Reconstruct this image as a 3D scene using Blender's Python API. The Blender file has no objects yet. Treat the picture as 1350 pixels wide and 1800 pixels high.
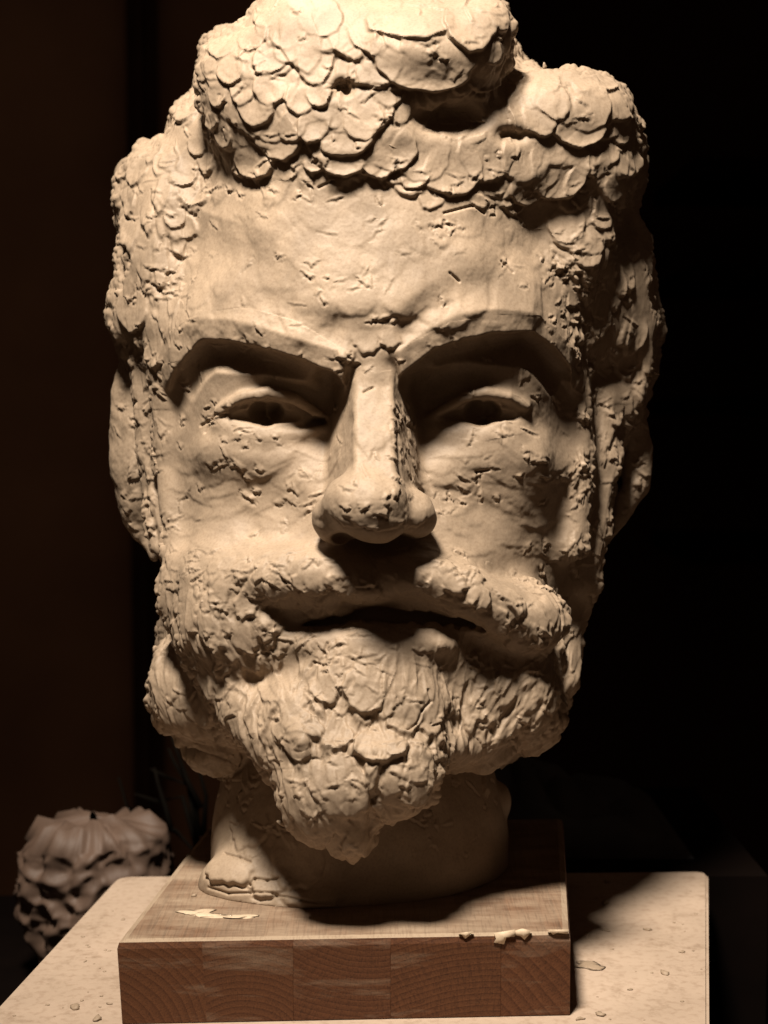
import bpy, bmesh, math, random, time
import numpy as np
from mathutils import Vector, Matrix
T0 = time.time()
random.seed(7)
rng = np.random.RandomState(7)
S = bpy.context.scene

# ------------------------------------------------------------------ camera
U = 0.00024                 # metres per design unit
F = 2600.0                  # distance from the lens to the plane of the brow, in design units
PITCH = math.radians(3.5)
TABLE_Z = 0.90
H_TABLE, H_BLOCK = 1028.0, 883.0      # camera height above the table top / above the block top
CAM = np.array([0.0, 0.0, TABLE_Z / U + H_TABLE])
FWD = np.array([0, math.cos(PITCH), -math.sin(PITCH)])
DWN = np.array([0, -math.sin(PITCH), -math.cos(PITCH)])
RGT = np.array([1.0, 0, 0])

def at(px, py, d):
    """point seen at (px,py) of the 1350x1800 photograph, d units behind the brow plane -> metres"""
    z = F + d
    return (CAM + RGT * ((px - 675) / F * z) + DWN * ((py - 900) / F * z) + FWD * z) * U
def at_arr(P):
    z = F + P[:, 2]
    x = (P[:, 0] - 675) / F * z; y = (P[:, 1] - 900) / F * z
    return (CAM[None] + x[:, None] * RGT + y[:, None] * DWN + z[:, None] * FWD) * U
def on_plane(px, py, h):
    """point seen at (px,py) on the level plane h units under the camera -> metres"""
    r = RGT * ((px - 675) / F) + DWN * ((py - 900) / F) + FWD
    return (CAM + r * (h / -r[2])) * U

cam_d = bpy.data.cameras.new("camera")
cam = bpy.data.objects.new("camera", cam_d); S.collection.objects.link(cam)
cam.location = CAM * U
cam.rotation_euler = (math.pi / 2 - PITCH, 0, 0)
cam_d.sensor_fit = 'VERTICAL'; cam_d.sensor_height = 24.0; cam_d.sensor_width = 18.0
cam_d.lens = F / 1800 * 24.0
cam_d.clip_start = 0.05; cam_d.clip_end = 50
cam_d.dof.use_dof = True
cam_d.dof.focus_distance = (F + 60) * U
cam_d.dof.aperture_fstop = 7.0
S.camera = cam
S.render.resolution_x = 768; S.render.resolution_y = 1024

# ------------------------------------------------------------------ world: the faint light of a dark room
W = bpy.data.worlds.new("World"); S.world = W; W.use_nodes = True
bg = W.node_tree.nodes["Background"]
bg.inputs[0].default_value = (0.60, 0.34, 0.20, 1); bg.inputs[1].default_value = 0.045

# ------------------------------------------------------------------ the one lamp, high, in front and to the left
def area(name, loc, target, size, power, col):
    l = bpy.data.lights.new(name, 'AREA'); l.shape = 'DISK'; l.size = size; l.energy = power; l.color = col
    o = bpy.data.objects.new(name, l); S.collection.objects.link(o); o.location = loc
    o.rotation_euler = (Vector(target) - Vector(loc)).to_track_quat('-Z', 'Y').to_euler(); return o
FACE = at(650, 440, 60)
LD = np.array([-0.17, -0.43, 0.885]); LD /= np.linalg.norm(LD)
lamp_d = bpy.data.lights.new("work_lamp", 'SPOT'); lamp_d.energy = 176; lamp_d.color = (1.0, 0.885, 0.75)
lamp_d.shadow_soft_size = 0.105; lamp_d.spot_size = math.radians(40); lamp_d.spot_blend = 1.0
lamp = bpy.data.objects.new("work_lamp", lamp_d); S.collection.objects.link(lamp)
lamp.location = FACE + LD * 1.02
lamp.rotation_euler = (Vector(FACE) - Vector(FACE + LD * 1.02)).to_track_quat('-Z', 'Y').to_euler()
S.view_settings.view_transform = 'Standard'; S.view_settings.look = 'None'
S.view_settings.exposure = 0.0; S.view_settings.gamma = 1.0
S.cycles.use_denoising = True
S.cycles.max_bounces = 6; S.cycles.diffuse_bounces = 3

# ------------------------------------------------------------------ small helpers
def tag(o, label=None, cat=None, group=None, kind=None):
    if label: o['label'] = label
    if cat: o['category'] = cat
    if group: o['group'] = group
    if kind: o['kind'] = kind
    return o
def empty(name, loc, label, cat, group=None):
    o = bpy.data.objects.new(name, None); S.collection.objects.link(o); o.location = loc
    o.empty_display_size = 0.02
    return tag(o, label, cat, group)
def link(name, me, parent=None):
    o = bpy.data.objects.new(name, me); S.collection.objects.link(o)
    if parent is not None:
        o.parent = parent; o.matrix_parent_inverse = Matrix.Translation(-parent.location)
    return o
def mesh_np(name, V, Fq, mat, smooth=True):
    """quad mesh from numpy arrays"""
    me = bpy.data.meshes.new(name)
    n = len(Fq)
    me.vertices.add(len(V)); me.vertices.foreach_set("co", np.ascontiguousarray(V, dtype=np.float32).ravel())
    me.loops.add(n * 4); me.loops.foreach_set("vertex_index", np.ascontiguousarray(Fq, dtype=np.int32).ravel())
    me.polygons.add(n); me.polygons.foreach_set("loop_start", np.arange(0, n * 4, 4, dtype=np.int32))
    me.polygons.foreach_set("use_smooth", np.full(n, smooth))
    me.update(calc_edges=True); me.materials.append(mat)
    return me
def mesh_bm(name, bm, mat, smooth=False):
    me = bpy.data.meshes.new(name); bm.to_mesh(me); bm.free(); me.materials.append(mat)
    if smooth: me.polygons.foreach_set("use_smooth", [True] * len(me.polygons))
    return me

# ------------------------------------------------------------------ noise on numpy arrays
_perm = rng.permutation(4096).astype(np.int64); _vals = rng.uniform(-1, 1, 4096).astype(np.float32)
def vnoise(P, scale, seed=0):
    Q = P / scale + seed * 17.31
    I = np.floor(Q).astype(np.int64); f = (Q - I).astype(np.float32); f = f * f * f * (f * (f * 6 - 15) + 10)
    out = 0
    for dx in (0, 1):
        hx = _perm[(I[:, 0] + dx) & 4095]; wx = f[:, 0] if dx else 1 - f[:, 0]
        for dy in (0, 1):
            hy = _perm[(hx + I[:, 1] + dy) & 4095]; wy = wx * (f[:, 1] if dy else 1 - f[:, 1])
            for dz in (0, 1):
                h = _perm[(hy + I[:, 2] + dz) & 4095]
                out = out + _vals[h] * wy * (f[:, 2] if dz else 1 - f[:, 2])
    return out
def fbm(P, scale, octs=3, seed=0, gain=0.5):
    o = 0; a = 1.0
    for k in range(octs):
        o = o + a * vnoise(P, scale, seed + k * 3); a *= gain; scale *= 0.5
    return o
def sstep(a, b, x):
    t = np.clip((x - a) / (b - a), 0, 1); return t * t * (3 - 2 * t)

# ------------------------------------------------------------------ materials
def nt(name):
    m = bpy.data.materials.new(name); m.use_nodes = True; t = m.node_tree; t.nodes.clear()
    out = t.nodes.new('ShaderNodeOutputMaterial'); b = t.nodes.new('ShaderNodeBsdfPrincipled')
    t.links.new(b.outputs[0], out.inputs[0]); return m, t, b
def node(t, typ, **kw):
    n = t.nodes.new(typ)
    for k, v in kw.items():
        if k.startswith('i_'): n.inputs[k[2:].replace('_', ' ')].default_value = v
        else: setattr(n, k, v)
    return n
def ramp(t, src, stops):
    r = t.nodes.new('ShaderNodeValToRGB'); e = r.color_ramp.elements
    while len(e) < len(stops): e.new(0.5)
    for el, (p, c) in zip(e, stops):
        el.position = p; el.color = c if len(c) == 4 else (*c, 1)
    t.links.new(src, r.inputs[0]); return r
def mixc(t, fac, a, b, blend='MIX'):
    n = t.nodes.new('ShaderNodeMix'); n.data_type = 'RGBA'; n.blend_type = blend
    for s, v in ((n.inputs[0], fac), (n.inputs[6], a), (n.inputs[7], b)):
        if hasattr(v, 'node'): t.links.new(v, s)
        else: s.default_value = v if not isinstance(v, tuple) or len(v) == 4 else (*v, 1)
    return n.outputs[2]
def mathn(t, op, a, b=None, c=None):
    n = t.nodes.new('ShaderNodeMath'); n.operation = op
    for s, v in zip(n.inputs, (a, b, c)):
        if v is None: continue
        if hasattr(v, 'node'): t.links.new(v, s)
        else: s.default_value = v
    return n.outputs[0]

def clay_mat(name, base=(0.30, 0.225, 0.157), bump=1.0):
    m, t, b = nt(name)
    tc = node(t, 'ShaderNodeTexCoord')
    co = tc.outputs['Object']
    n1 = node(t, 'ShaderNodeTexNoise', i_Scale=38.0, i_Detail=4.0, i_Roughness=0.6); t.links.new(co, n1.inputs['Vector'])
    n2 = node(t, 'ShaderNodeTexNoise', i_Scale=900.0, i_Detail=3.0); t.links.new(co, n2.inputs['Vector'])
    n3 = node(t, 'ShaderNodeTexNoise', i_Scale=2600.0, i_Detail=2.0); t.links.new(co, n3.inputs['Vector'])
    d = tuple(x * 0.80 for x in base); l = tuple(min(1, x * 1.14) for x in base)
    r = ramp(t, n1.outputs[0], [(0.3, d), (0.7, l)])
    r2 = ramp(t, n2.outputs[0], [(0.30, (0.86, 0.84, 0.82)), (0.55, (1, 1, 1))])
    c = mixc(t, 1.0, r.outputs[0], r2.outputs[0], 'MULTIPLY')
    t.links.new(c, b.inputs['Base Color'])
    b.inputs['Roughness'].default_value = 0.6
    b.inputs['Specular IOR Level'].default_value = 0.32
    # fine dragged grain and pits
    mp = node(t, 'ShaderNodeMapping'); mp.inputs['Scale'].default_value = (1.0, 1.0, 0.25); t.links.new(co, mp.inputs[0])
    n4 = node(t, 'ShaderNodeTexNoise', i_Scale=700.0, i_Detail=4.0, i_Roughness=0.65); t.links.new(mp.outputs[0], n4.inputs['Vector'])
    hsum = mathn(t, 'ADD', mathn(t, 'MULTIPLY', n4.outputs[0], 0.6), mathn(t, 'MULTIPLY', n3.outputs[0], 0.25))
    bp = node(t, 'ShaderNodeBump', i_Strength=0.16 * bump, i_Distance=0.0006); t.links.new(hsum, bp.inputs['Height'])
    t.links.new(bp.outputs[0], b.inputs['Normal'])
    return m
M_clay = clay_mat("clay")

# ==================================================================
#  THE BUST.  A signed field in (px, py, d): seen position and depth
# ==================================================================
def poly_dist(poly, X, Y):
    """signed distance, positive inside"""
    poly = np.array(poly, dtype=np.float32); n = len(poly)
    best = np.full(X.shape, 1e9, np.float32); inside = np.zeros(X.shape, bool)
    for i in range(n):
        ax, ay = poly[i]; bx, by = poly[(i + 1) % n]
        ex, ey = bx - ax, by - ay
        t = np.clip(((X - ax) * ex + (Y - ay) * ey) / (ex * ex + ey * ey + 1e-9), 0, 1)
        best = np.minimum(best, (X - ax - t * ex) ** 2 + (Y - ay - t * ey) ** 2)
        c = (ay > Y) != (by > Y)
        xi = (bx - ax) * (Y - ay) / (by - ay + 1e-9) + ax
        inside ^= c & (X < xi)
    s = np.sqrt(best); return np.where(inside, s, -s)

HULL = [(200,352),(207,300),(238,256),(292,240),(300,196),(346,152),(350,100),(362,62),(398,44),(446,44),(478,14),(520,-30),(600,-62),(690,-75),
        (780,-62),(860,-30),(890,10),(896,60),(922,108),(960,124),(1020,134),(1064,140),(1094,166),(1108,210),(1128,262),
        (1122,330),(1108,390),(1128,450),(1144,510),(1156,570),(1152,620),(1130,690),(1110,760),(1080,850),(1062,950),
        (1040,1050),(1022,1100),(1012,1170),(998,1232),(985,1280),(940,1318),(880,1350),(790,1362),(640,1350),(480,1356),(420,1345),(370,1325),
        (318,1304),(282,1268),(268,1220),(276,1140),(290,1076),(298,1020),(280,960),(262,880),(246,800),(236,700),(215,620),(196,575),(198,545),(212,505),(232,455),(212,405)]
RX0, RY0, RSTEP = 140.0, -120.0, 3.0
gx = np.arange(RX0, 1230, RSTEP, dtype=np.float32); gy = np.arange(RY0, 1660, RSTEP, dtype=np.float32)
GX, GY = np.meshgrid(gx, gy, indexing='ij')
SD = poly_dist(HULL, GX, GY)
DC, DF, DB, RR = 430.0, 300.0, 400.0, 300.0
def prof(s):
    q = np.clip(s / RR, 0, 1); return np.sqrt(np.clip(1 - (1 - q) ** 2, 0, 1))
def samp(A, x, y):
    fx = np.clip((x - RX0) / RSTEP, 0, A.shape[0] - 1.001); fy = np.clip((y - RY0) / RSTEP, 0, A.shape[1] - 1.001)
    i = fx.astype(np.int32); j = fy.astype(np.int32); u = fx - i; v = fy - j
    return (A[i, j] * (1 - u) * (1 - v) + A[i + 1, j] * u * (1 - v) + A[i, j + 1] * (1 - u) * v + A[i + 1, j + 1] * u * v)
# depths of the large planes of the head
BTL = [(310,583,126),(343,560,86),(400,560,38),(465,577,2),(526,597,-18),(587,615,-27),(723,600,-27),(762,574,-24),(805,553,-14),(874,542,8),(935,550,50),(976,575,94)]
BTL = [(x, y, d + 8) for x, y, d in BTL]
CP = [(x, y, d) for x, y, d in BTL] + [(x, y + 34, d + 9) for x, y, d in BTL] + [(660,345,16),(540,335,24),(450,350,66),(790,350,30),(870,360,74),(360,420,165),(965,420,180),(660,450,-4),(500,450,24),(830,450,24),
      (410,480,74),(915,475,76),(660,530,-22),(585,570,-22),(712,555,-20),(648,575,-22),(540,540,-6),(790,515,2),(400,520,54),(470,530,24),(870,505,38),(930,510,66),(640,600,-8),
      (280,520,250),(1050,520,285),(250,420,310),(1090,420,330),(240,620,340),(1090,650,350),
      (470,670,80),(380,660,98),(560,660,78),(850,665,80),(935,660,102),(750,660,78),(590,700,84),(722,700,84),(470,740,84),(850,740,84),
      (335,700,158),(985,700,178),(300,700,225),(1015,700,240),(262,720,300),(1050,720,320),
      (360,800,120),(450,815,78),(540,800,70),(590,830,54),(780,800,62),(870,820,76),(950,815,110),(1005,820,190),(300,820,235),
      (450,775,78),(850,775,76),(430,905,94),(360,880,134),(520,900,58),(560,860,40),(790,880,56),(860,905,84),(930,930,125),(990,940,210),(330,950,150),(1035,960,290),(300,980,215),
      (640,990,-12),(560,985,2),(760,985,4),(480,980,38),(420,975,66),(850,985,60),(920,1000,120),(975,1040,200),(330,1040,158),
      (660,1075,6),(660,1128,-22),(560,1128,-2),(760,1130,0),(490,1140,26),(840,1145,48),(480,1110,50),(400,1110,92),(340,1120,142),(880,1120,95),(950,1150,165),(990,1150,240),
      (660,1180,-18),(560,1180,-2),(760,1180,14),(470,1190,44),(400,1200,84),(340,1230,190),(850,1200,52),(920,1200,130),(970,1220,210),
      (640,1290,-45),(560,1280,-25),(730,1290,-15),(480,1280,10),(420,1280,66),(360,1290,215),(800,1290,30),(880,1290,135),(940,1290,230),
      (640,1340,-20),(540,1335,-8),(740,1335,20),(820,1340,110),
      (700,240,20),(560,220,20),(450,200,90),(820,250,45),(920,260,82),(930,330,100),(1000,250,140),(620,120,55),(740,110,45),(500,110,110),(860,110,120),
      (960,190,140),(1050,220,210),(400,140,170),(350,240,215),(300,330,255),(620,30,130),(740,20,120),(1080,320,260),(980,340,150)]
cp = np.array(CP, dtype=np.float64)
res = cp[:, 2] - (DC - DF * prof(samp(SD, cp[:, 0], cp[:, 1])))
rim = []
for i in range(len(HULL)):
    a = np.array(HULL[i], float); b = np.array(HULL[(i + 1) % len(HULL)], float)
    rim.append((a + b) / 2)
rim = np.array(rim); keep = [0]
for i in range(1, len(rim)):
    if np.linalg.norm(rim[i] - rim[keep[-1]]) > 55: keep.append(i)
rim = rim[keep]
cx_ = np.vstack([cp[:, :2], rim]); cv = np.concatenate([res, np.zeros(len(rim))])
def tk(r2): return 0.5 * r2 * np.log(r2 + 1e-3)
n = len(cx_); D2 = ((cx_[:, None] - cx_[None]) ** 2).sum(-1) / 1e4
A = np.zeros((n + 3, n + 3)); A[:n, :n] = tk(D2) + np.eye(n) * 0.02
A[:n, n] = A[n, :n] = 1; A[:n, n + 1:] = cx_ / 100; A[n + 1:, :n] = cx_.T / 100
sol = np.linalg.solve(A, np.concatenate([cv, np.zeros(3)]))
TT = sol[n] + sol[n + 1] * GX / 100 + sol[n + 2] * GY / 100
for i in range(n):
    TT = TT + sol[i] * tk(((GX - cx_[i, 0]) ** 2 + (GY - cx_[i, 1]) ** 2) / 1e4)
TT = TT * sstep(-20, 40, SD)
HM = (DC - DF * prof(np.maximum(SD, 0)) + TT).astype(np.float32)
def smooth2(A, k):
    for _ in range(k):
        B = A.copy(); B[1:-1] = (A[:-2] + 2 * A[1:-1] + A[2:]) / 4; A = B
        B = A.copy(); B[:, 1:-1] = (A[:, :-2] + 2 * A[:, 1:-1] + A[:, 2:]) / 4; A = B
    return A
for seg in (BTL[:6], BTL[6:]):
    xs, ys, ds = [np.array(v, float) for v in zip(*seg)]
    if seg[0][0] < 600: xs = np.append(xs, 604); ys = np.append(ys, 622); ds = np.append(ds, -26)
    else: xs = np.concatenate([[702], xs, [1006]]); ys = np.concatenate([[618], ys, [618]]); ds = np.concatenate([[-26], ds, [140]])
    if seg[0][0] < 600: xs = np.concatenate([[298], xs]); ys = np.concatenate([[612], ys]); ds = np.concatenate([[150], ds])
    yt = np.interp(gx, xs, ys)[:, None]; dt = np.interp(gx, xs, ds)[:, None]
    wx = (sstep(xs[0] - 14, xs[0] + 6, gx) * (1 - sstep(xs[-1] - 6, xs[-1] + 16, gx)))[:, None]
    up = yt - GY
    wa = np.where(up > 0, 1 - sstep(0, 85, up), 1 - sstep(52, 84, -up)) * wx
    tgt = dt + np.where(up > 0, .52 * up, .14 * -up)
    HM = (HM * (1 - wa) + tgt * wa).astype(np.float32)
HM = np.where(SD < 0, DC + 0 * HM, HM)
GXX, GYY = np.gradient(HM, RSTEP); HW = (1 / np.sqrt(1 + GXX ** 2 + GYY ** 2)).astype(np.float32)
HW = np.clip(smooth2(HW, 3), 0.12, 1)
BM = (DC + DB * prof(np.maximum(SD, 0))).astype(np.float32)
GXX, GYY = np.gradient(BM, RSTEP); BW = np.clip(1 / np.sqrt(1 + GXX ** 2 + GYY ** 2), 0.12, 1).astype(np.float32)
SD = SD.astype(np.float32)
def plane_y(d, h):     # seen height of the level plane h under the camera, at depth d
    return 900 + F * ((h / (F + d) - math.sin(PITCH)) / math.cos(PITCH))

# --- primitives: ('e' ellipsoid | 'c' chain | 'h' hull of planes, op, blend, data)
PR = []
def E(c, r, k=20, op='u', rz=0.0): PR.append(('e', op, k, np.array(c, np.float32), np.array(r, np.float32), math.radians(rz)))
def C(pts, k=14, op='u'): PR.append(('c', op, k, np.array(pts, np.float32)))
def HUL(tris, inside, k=10, lo=None, hi=None, ks=4):
    pl = []
    for a, b, c in tris:
        a, b, c = map(np.array, (a, b, c)); nn = np.cross(b - a, c - a).astype(float); nn /= np.linalg.norm(nn)
        if np.dot(nn, np.array(inside) - a) > 0: nn = -nn
        pl.append((nn.astype(np.float32), float(np.dot(nn, a))))
    PR.append(('h', 'u', k, pl, np.array(lo, np.float32), np.array(hi, np.float32), ks))
def smin(a, b, k):
    h = np.maximum(k - np.abs(a - b), 0) / k; return np.minimum(a, b) - h * h * k * 0.25
def smax(a, b, k): return -smin(-a, -b, k)

# hair masses
E((735,84,92),(150,86,105),44); E((842,54,96),(60,70,80),40); E((560,60,125),(125,110,100),60)
E((415,120,230),(60,60,90),40); E((450,150,140),(100,100,85),60); E((560,185,118),(160,124,95),60); E((660,200,105),(120,116,88),60); E((600,140,132),(140,100,90),60)
E((352,260,300),(50,70,80),40); E((262,350,360),(44,80,80),34); E((310,360,290),(60,100,80),50)
E((1025,195,228),(90,70,110),54); E((955,190,180),(80,60,80),54); E((1010,300,212),(100,80,80),60)
E((1090,280,340),(44,100,90),50)
E((1000,430,215),(80,110,70),60); E((1105,480,370),(40,100,90),50); E((1120,590,385),(36,80,80),40); E((1060,520,305),(56,120,70),60)
E((1100,690,378),(34,70,70),40)
E((232,550,350),(42,56,75),44); E((250,470,335),(40,110,80),60); E((290,500,245),(44,150,50),60)
# hollow under the big overhanging lump
E((812,208,-5),(92,36,80),20,'s'); E((905,238,35),(38,22,66),12,'s'); E((602,155,-10),(22,20,50),8,'s')
# brow ledges
BL = [(304,632,150),(312,600,128),(336,580,86),(385,576,38),(450,589,4),(515,609,-16),(565,626,-24),(592,638,-22)]
BR = [(704,636,-22),(745,604,-22),(800,578,-12),(860,565,6),(928,562,48),(966,586,86),(1000,622,134),(1010,652,170)]
pass
E((648,610,26),(50,40,40),34)
# sockets: undercut below the ledges
SL = [(314,684,112),(334,652,84),(360,626,56),(400,628,36),(460,640,10),(520,660,-8),(568,678,-14)]
SR = [(730,678,-14),(775,642,-10),(830,622,-2),(880,614,18),(925,612,42),(956,634,76),(980,666,110)]
for dd_ in (4, 26):
    C([(x,y+3,d+dd_,33) for x,y,d in SL],4,'s'); C([(x,y+3,d+dd_,33) for x,y,d in SR],4,'s')
E((572,700,30),(34,54,64),14,'s'); E((746,698,30),(36,54,64),14,'s')
# lid folds and eyeballs
E((474,694,146),(88,46,60),50); E((848,694,144),(88,46,60),50)
E((468,738,128),(80,34,52),6); E((852,738,128),(80,34,52),6)
# upper lids
C([(384,722,98,6),(402,709,84,7),(428,697,72,9),(470,690,66,9.5),(515,700,70,9),(548,720,82,8),(578,742,98,6)],12)
C([(748,742,98,6),(780,720,80,8),(815,699,68,9),(855,690,66,9.5),(895,698,76,8),(925,714,94,6)],16)
# openings of the eyes, cut under the lids
E((470,733,68),(84,15,36),4,'s'); E((560,745,74),(26,14,44),6,'s'); E((850,733,68),(84,15,36),4,'s')
E((457,729,84),(21,23,50),8,'s'); E((481,727,84),(18,20,50),8,'s'); E((468,742,84),(18,17,50),3,'s'); E((838,728,84),(21,23,50),8,'s'); E((861,727,84),(18,21,50),8,'s'); E((848,742,84),(22,16,50),3,'s')
# lower lids and bags
C([(385,744,104,6),(420,758,88,8),(470,766,80,9),(530,762,80,8),(575,754,90,6)],18)
C([(750,752,94,6),(790,762,84,8),(850,766,80,9),(905,758,94,6)],26)
E((460,792,130),(100,40,46),40); E((850,796,128),(100,40,46),40)
# nose
HUL([((624,640,-2),(688,640,-2),(655,832,-112)),((624,640,-2),(624,832,-112),(574,845,50)),((690,640,-2),(694,832,-112),(742,850,40)),
     ((0,862,0),(1,862,0),(0,862,1)),((0,600,0),(1,600,0),(0,600,1)),((0,0,140),(1,0,140),(0,1,140))],(655,760,0),12,(535,590,-150),(770,880,150),8)
C([(655,612,20,30),(655,660,8,32)],16)
E((644,886,-84),(74,60,72),14); E((666,916,-80),(46,38,50),22)
E((594,912,-34),(46,42,48),22); E((724,904,-30),(44,44,50),24)
E((604,948,-64),(24,15,34),6,'s'); E((704,952,-56),(24,15,34),6,'s')
# upper lip / moustache
C([(655,1018,-22,30),(600,1010,-18,36),(545,1012,-2,44),(480,1014,30,48),(420,1024,66,46),(360,1030,116,42),(320,1030,160,34)],44)
C([(650,1022,-24,28),(700,1014,-20,32),(760,1016,-6,40),(820,1042,10,44),(880,1076,40,46),(924,1100,68,44),(940,1104,86,40)],40)
C([(430,1060,60,34),(470,1096,44,26),(500,1120,34,16)],14)
# mouth: a deep dark slot
for dd_ in (0, 24):
    C([(506,1106,18+dd_,9),(580,1092,-4+dd_,15),(650,1086,-16+dd_,18),(720,1087,-12+dd_,18),(790,1092,4+dd_,15),(850,1102,26+dd_,10)],6,'s')
E((660,1132,10),(140,26,36),26)
E((900,1082,106),(90,58,60),44,rz=30)
E((425,1110,92),(96,86,70),44); E((380,1090,120),(60,60,60),40)
# chin and beard
E((650,1200,0),(84,74,44),50); E((615,1290,16),(130,110,60),50); E((716,1262,8),(60,90,48),36); E((530,1290,30),(90,80,60),46); E((600,1340,10),(110,90,66),50)
E((592,1388,-18),(102,84,84),34); E((566,1428,-14),(62,58,66),26); E((614,1462,-16),(46,46,56),22); E((694,1360,-20),(80,72,78),34); E((704,1394,-20),(42,40,54),22)
C([(318,1060,170,40),(340,1110,160,40),(390,1180,120,42),(440,1250,74,42),(490,1310,34,40),(520,1350,14,32)],26)
E((345,1220,275),(74,74,90),50); E((306,1215,300),(40,70,70),40); E((384,1326,292),(60,34,70),36)
E((880,1220,130),(100,96,80),44); E((930,1260,210),(62,62,60),36); E((830,1290,100),(64,64,60),36)
C([(1010,1040,305,26),(1000,1120,285,26),(985,1200,265,28)],26)
C([(292,1172,262,10),(330,1190,222,17),(375,1222,176,19),(415,1262,140,17),(450,1306,104,12)],10,'s'); C([(330,1196,262,14),(390,1240,200,18),(430,1290,160,16)],10,'s')
# side ridges in front of the ears
C([(296,640,214,17),(288,720,232,18),(296,820,232,18),(304,920,208,18),(316,1000,176,22)],44)
C([(258,640,300,18),(256,740,300,18),(268,860,296,18),(280,960,270,18)],44)
C([(1010,660,218,18),(1018,760,232,20),(1016,860,224,20),(1004,960,200,22)],44)
C([(1056,700,300,26),(1062,820,300,22),(1050,930,290,22),(1032,1020,280,22)],44)
NEAR = len(PR)
# ears
EAR0 = len(PR)
C([(230,636,390,15),(218,690,400,17),(213,760,405,19),(218,830,400,19),(234,890,392,18),(252,940,380,15),(272,974,368,9)],24)
C([(238,700,380,20),(240,800,380,22),(254,880,370,20)],30); E((244,790,376),(36,140,44),36)
C([(1112,742,390,24),(1124,790,400,24),(1118,850,400,24),(1100,890,396,18),(1082,930,386,11),(1068,952,380,8)],10)
EAR1 = len(PR)
# neck
E((632,1500,360),(262,340,262),14)
E((440,1560,215),(92,70,90),50); E((540,1600,170),(130,50,80),40); E((876,1408,350),(22,34,40),10)
NK1 = len(PR)

def prim_eval(p, X, Y, Z):
    if p[0] == 'e':
        c, r, rz = p[3], p[4], p[5]
        a = (X - c[0]) / r[0]; b = (Y - c[1]) / r[1]; d = (Z - c[2]) / r[2]
        k0 = np.sqrt(a * a + b * b + d * d); k1 = np.sqrt((a / r[0]) ** 2 + (b / r[1]) ** 2 + (d / r[2]) ** 2) + 1e-6
        return k0 * (k0 - 1) / k1
    if p[0] == 'c':
        best = None; q = p[3]
        for i in range(len(q) - 1):
            ax, ay, az, ra = q[i]; bx, by, bz, rb = q[i + 1]
            ex, ey, ez = bx - ax, by - ay, bz - az
            t = np.clip(((X - ax) * ex + (Y - ay) * ey + (Z - az) * ez) / (ex * ex + ey * ey + ez * ez), 0, 1)
            d = np.sqrt((X - ax - t * ex) ** 2 + (Y - ay - t * ey) ** 2 + (Z - az - t * ez) ** 2) - (ra + t * (rb - ra))
            best = d if best is None else np.minimum(best, d)
        return best
    f = None
    for nn, o in p[3]:
        d = X * nn[0] + Y * nn[1] + Z * nn[2] - o
        f = d if f is None else smax(f, d, p[6])
    return f
def prim_box(p):
    pad = p[2] + 10
    if p[0] == 'e': lo, hi = p[3] - p[4], p[3] + p[4]
    elif p[0] == 'c': lo = (p[3][:, :3] - p[3][:, 3:]).min(0); hi = (p[3][:, :3] + p[3][:, 3:]).max(0)
    else: lo, hi = p[4], p[5]
    return lo - pad, hi + pad
BOX = [prim_box(p) for p in PR]
def field(P, sel=None, pad=0.0):
    X, Y, Z = P[:, 0], P[:, 1], P[:, 2]
    if sel is None:
        s = samp(SD, X, Y); f = smax((samp(HM, X, Y) - Z) * samp(HW, X, Y), (Z - samp(BM, X, Y)) * samp(BW, X, Y), 6.0)
        f = np.maximum(f, -s * 1.0)
        f = np.where(s < -1, np.maximum(f, -s), f).astype(np.float32)
        rngp = range(len(PR))
    else:
        f = np.full(len(P), 60.0, np.float32); rngp = sel
    for i in rngp:
        p = PR[i]; lo, hi = BOX[i]; lo = lo - pad; hi = hi + pad
        m = np.nonzero((X > lo[0]) & (X < hi[0]) & (Y > lo[1]) & (Y < hi[1]) & (Z > lo[2]) & (Z < hi[2]))[0]
        if not len(m): continue
        d = prim_eval(p, X[m], Y[m], Z[m])
        f[m] = smin(f[m], d, p[2]) if p[1] == 'u' else smax(f[m], -d, p[2])
    if sel is None:
        yp = plane_y(Z, H_BLOCK)
        f = np.maximum(f, (Y - yp) - 1.0)
    return f

# --- dense grid filled coarse-to-fine
STEP = 4.0
O = np.array([168.0, -110.0, -190.0]); NB = np.array([66, 110, 68])     # blocks of 4 cells
bi = np.stack(np.meshgrid(*[np.arange(k) for k in NB], indexing='ij'), -1).reshape(-1, 3)
bc = (O + (bi * 4 + 1.5) * STEP).astype(np.float32)
fc = field(bc, pad=26)
G = np.repeat(np.repeat(np.repeat(fc.reshape(NB), 4, 0), 4, 1), 4, 2).astype(np.float32)
act = np.nonzero(np.abs(fc) < 24)[0]
of = np.stack(np.meshgrid(*[np.arange(4)] * 3, indexing='ij'), -1).reshape(-1, 3)
ci = (bi[act][:, None] * 4 + of[None]).reshape(-1, 3)
fv = field((O + ci * STEP).astype(np.float32))
G[ci[:, 0], ci[:, 1], ci[:, 2]] = fv
print("grid", G.shape, len(ci), time.time() - T0)

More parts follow.
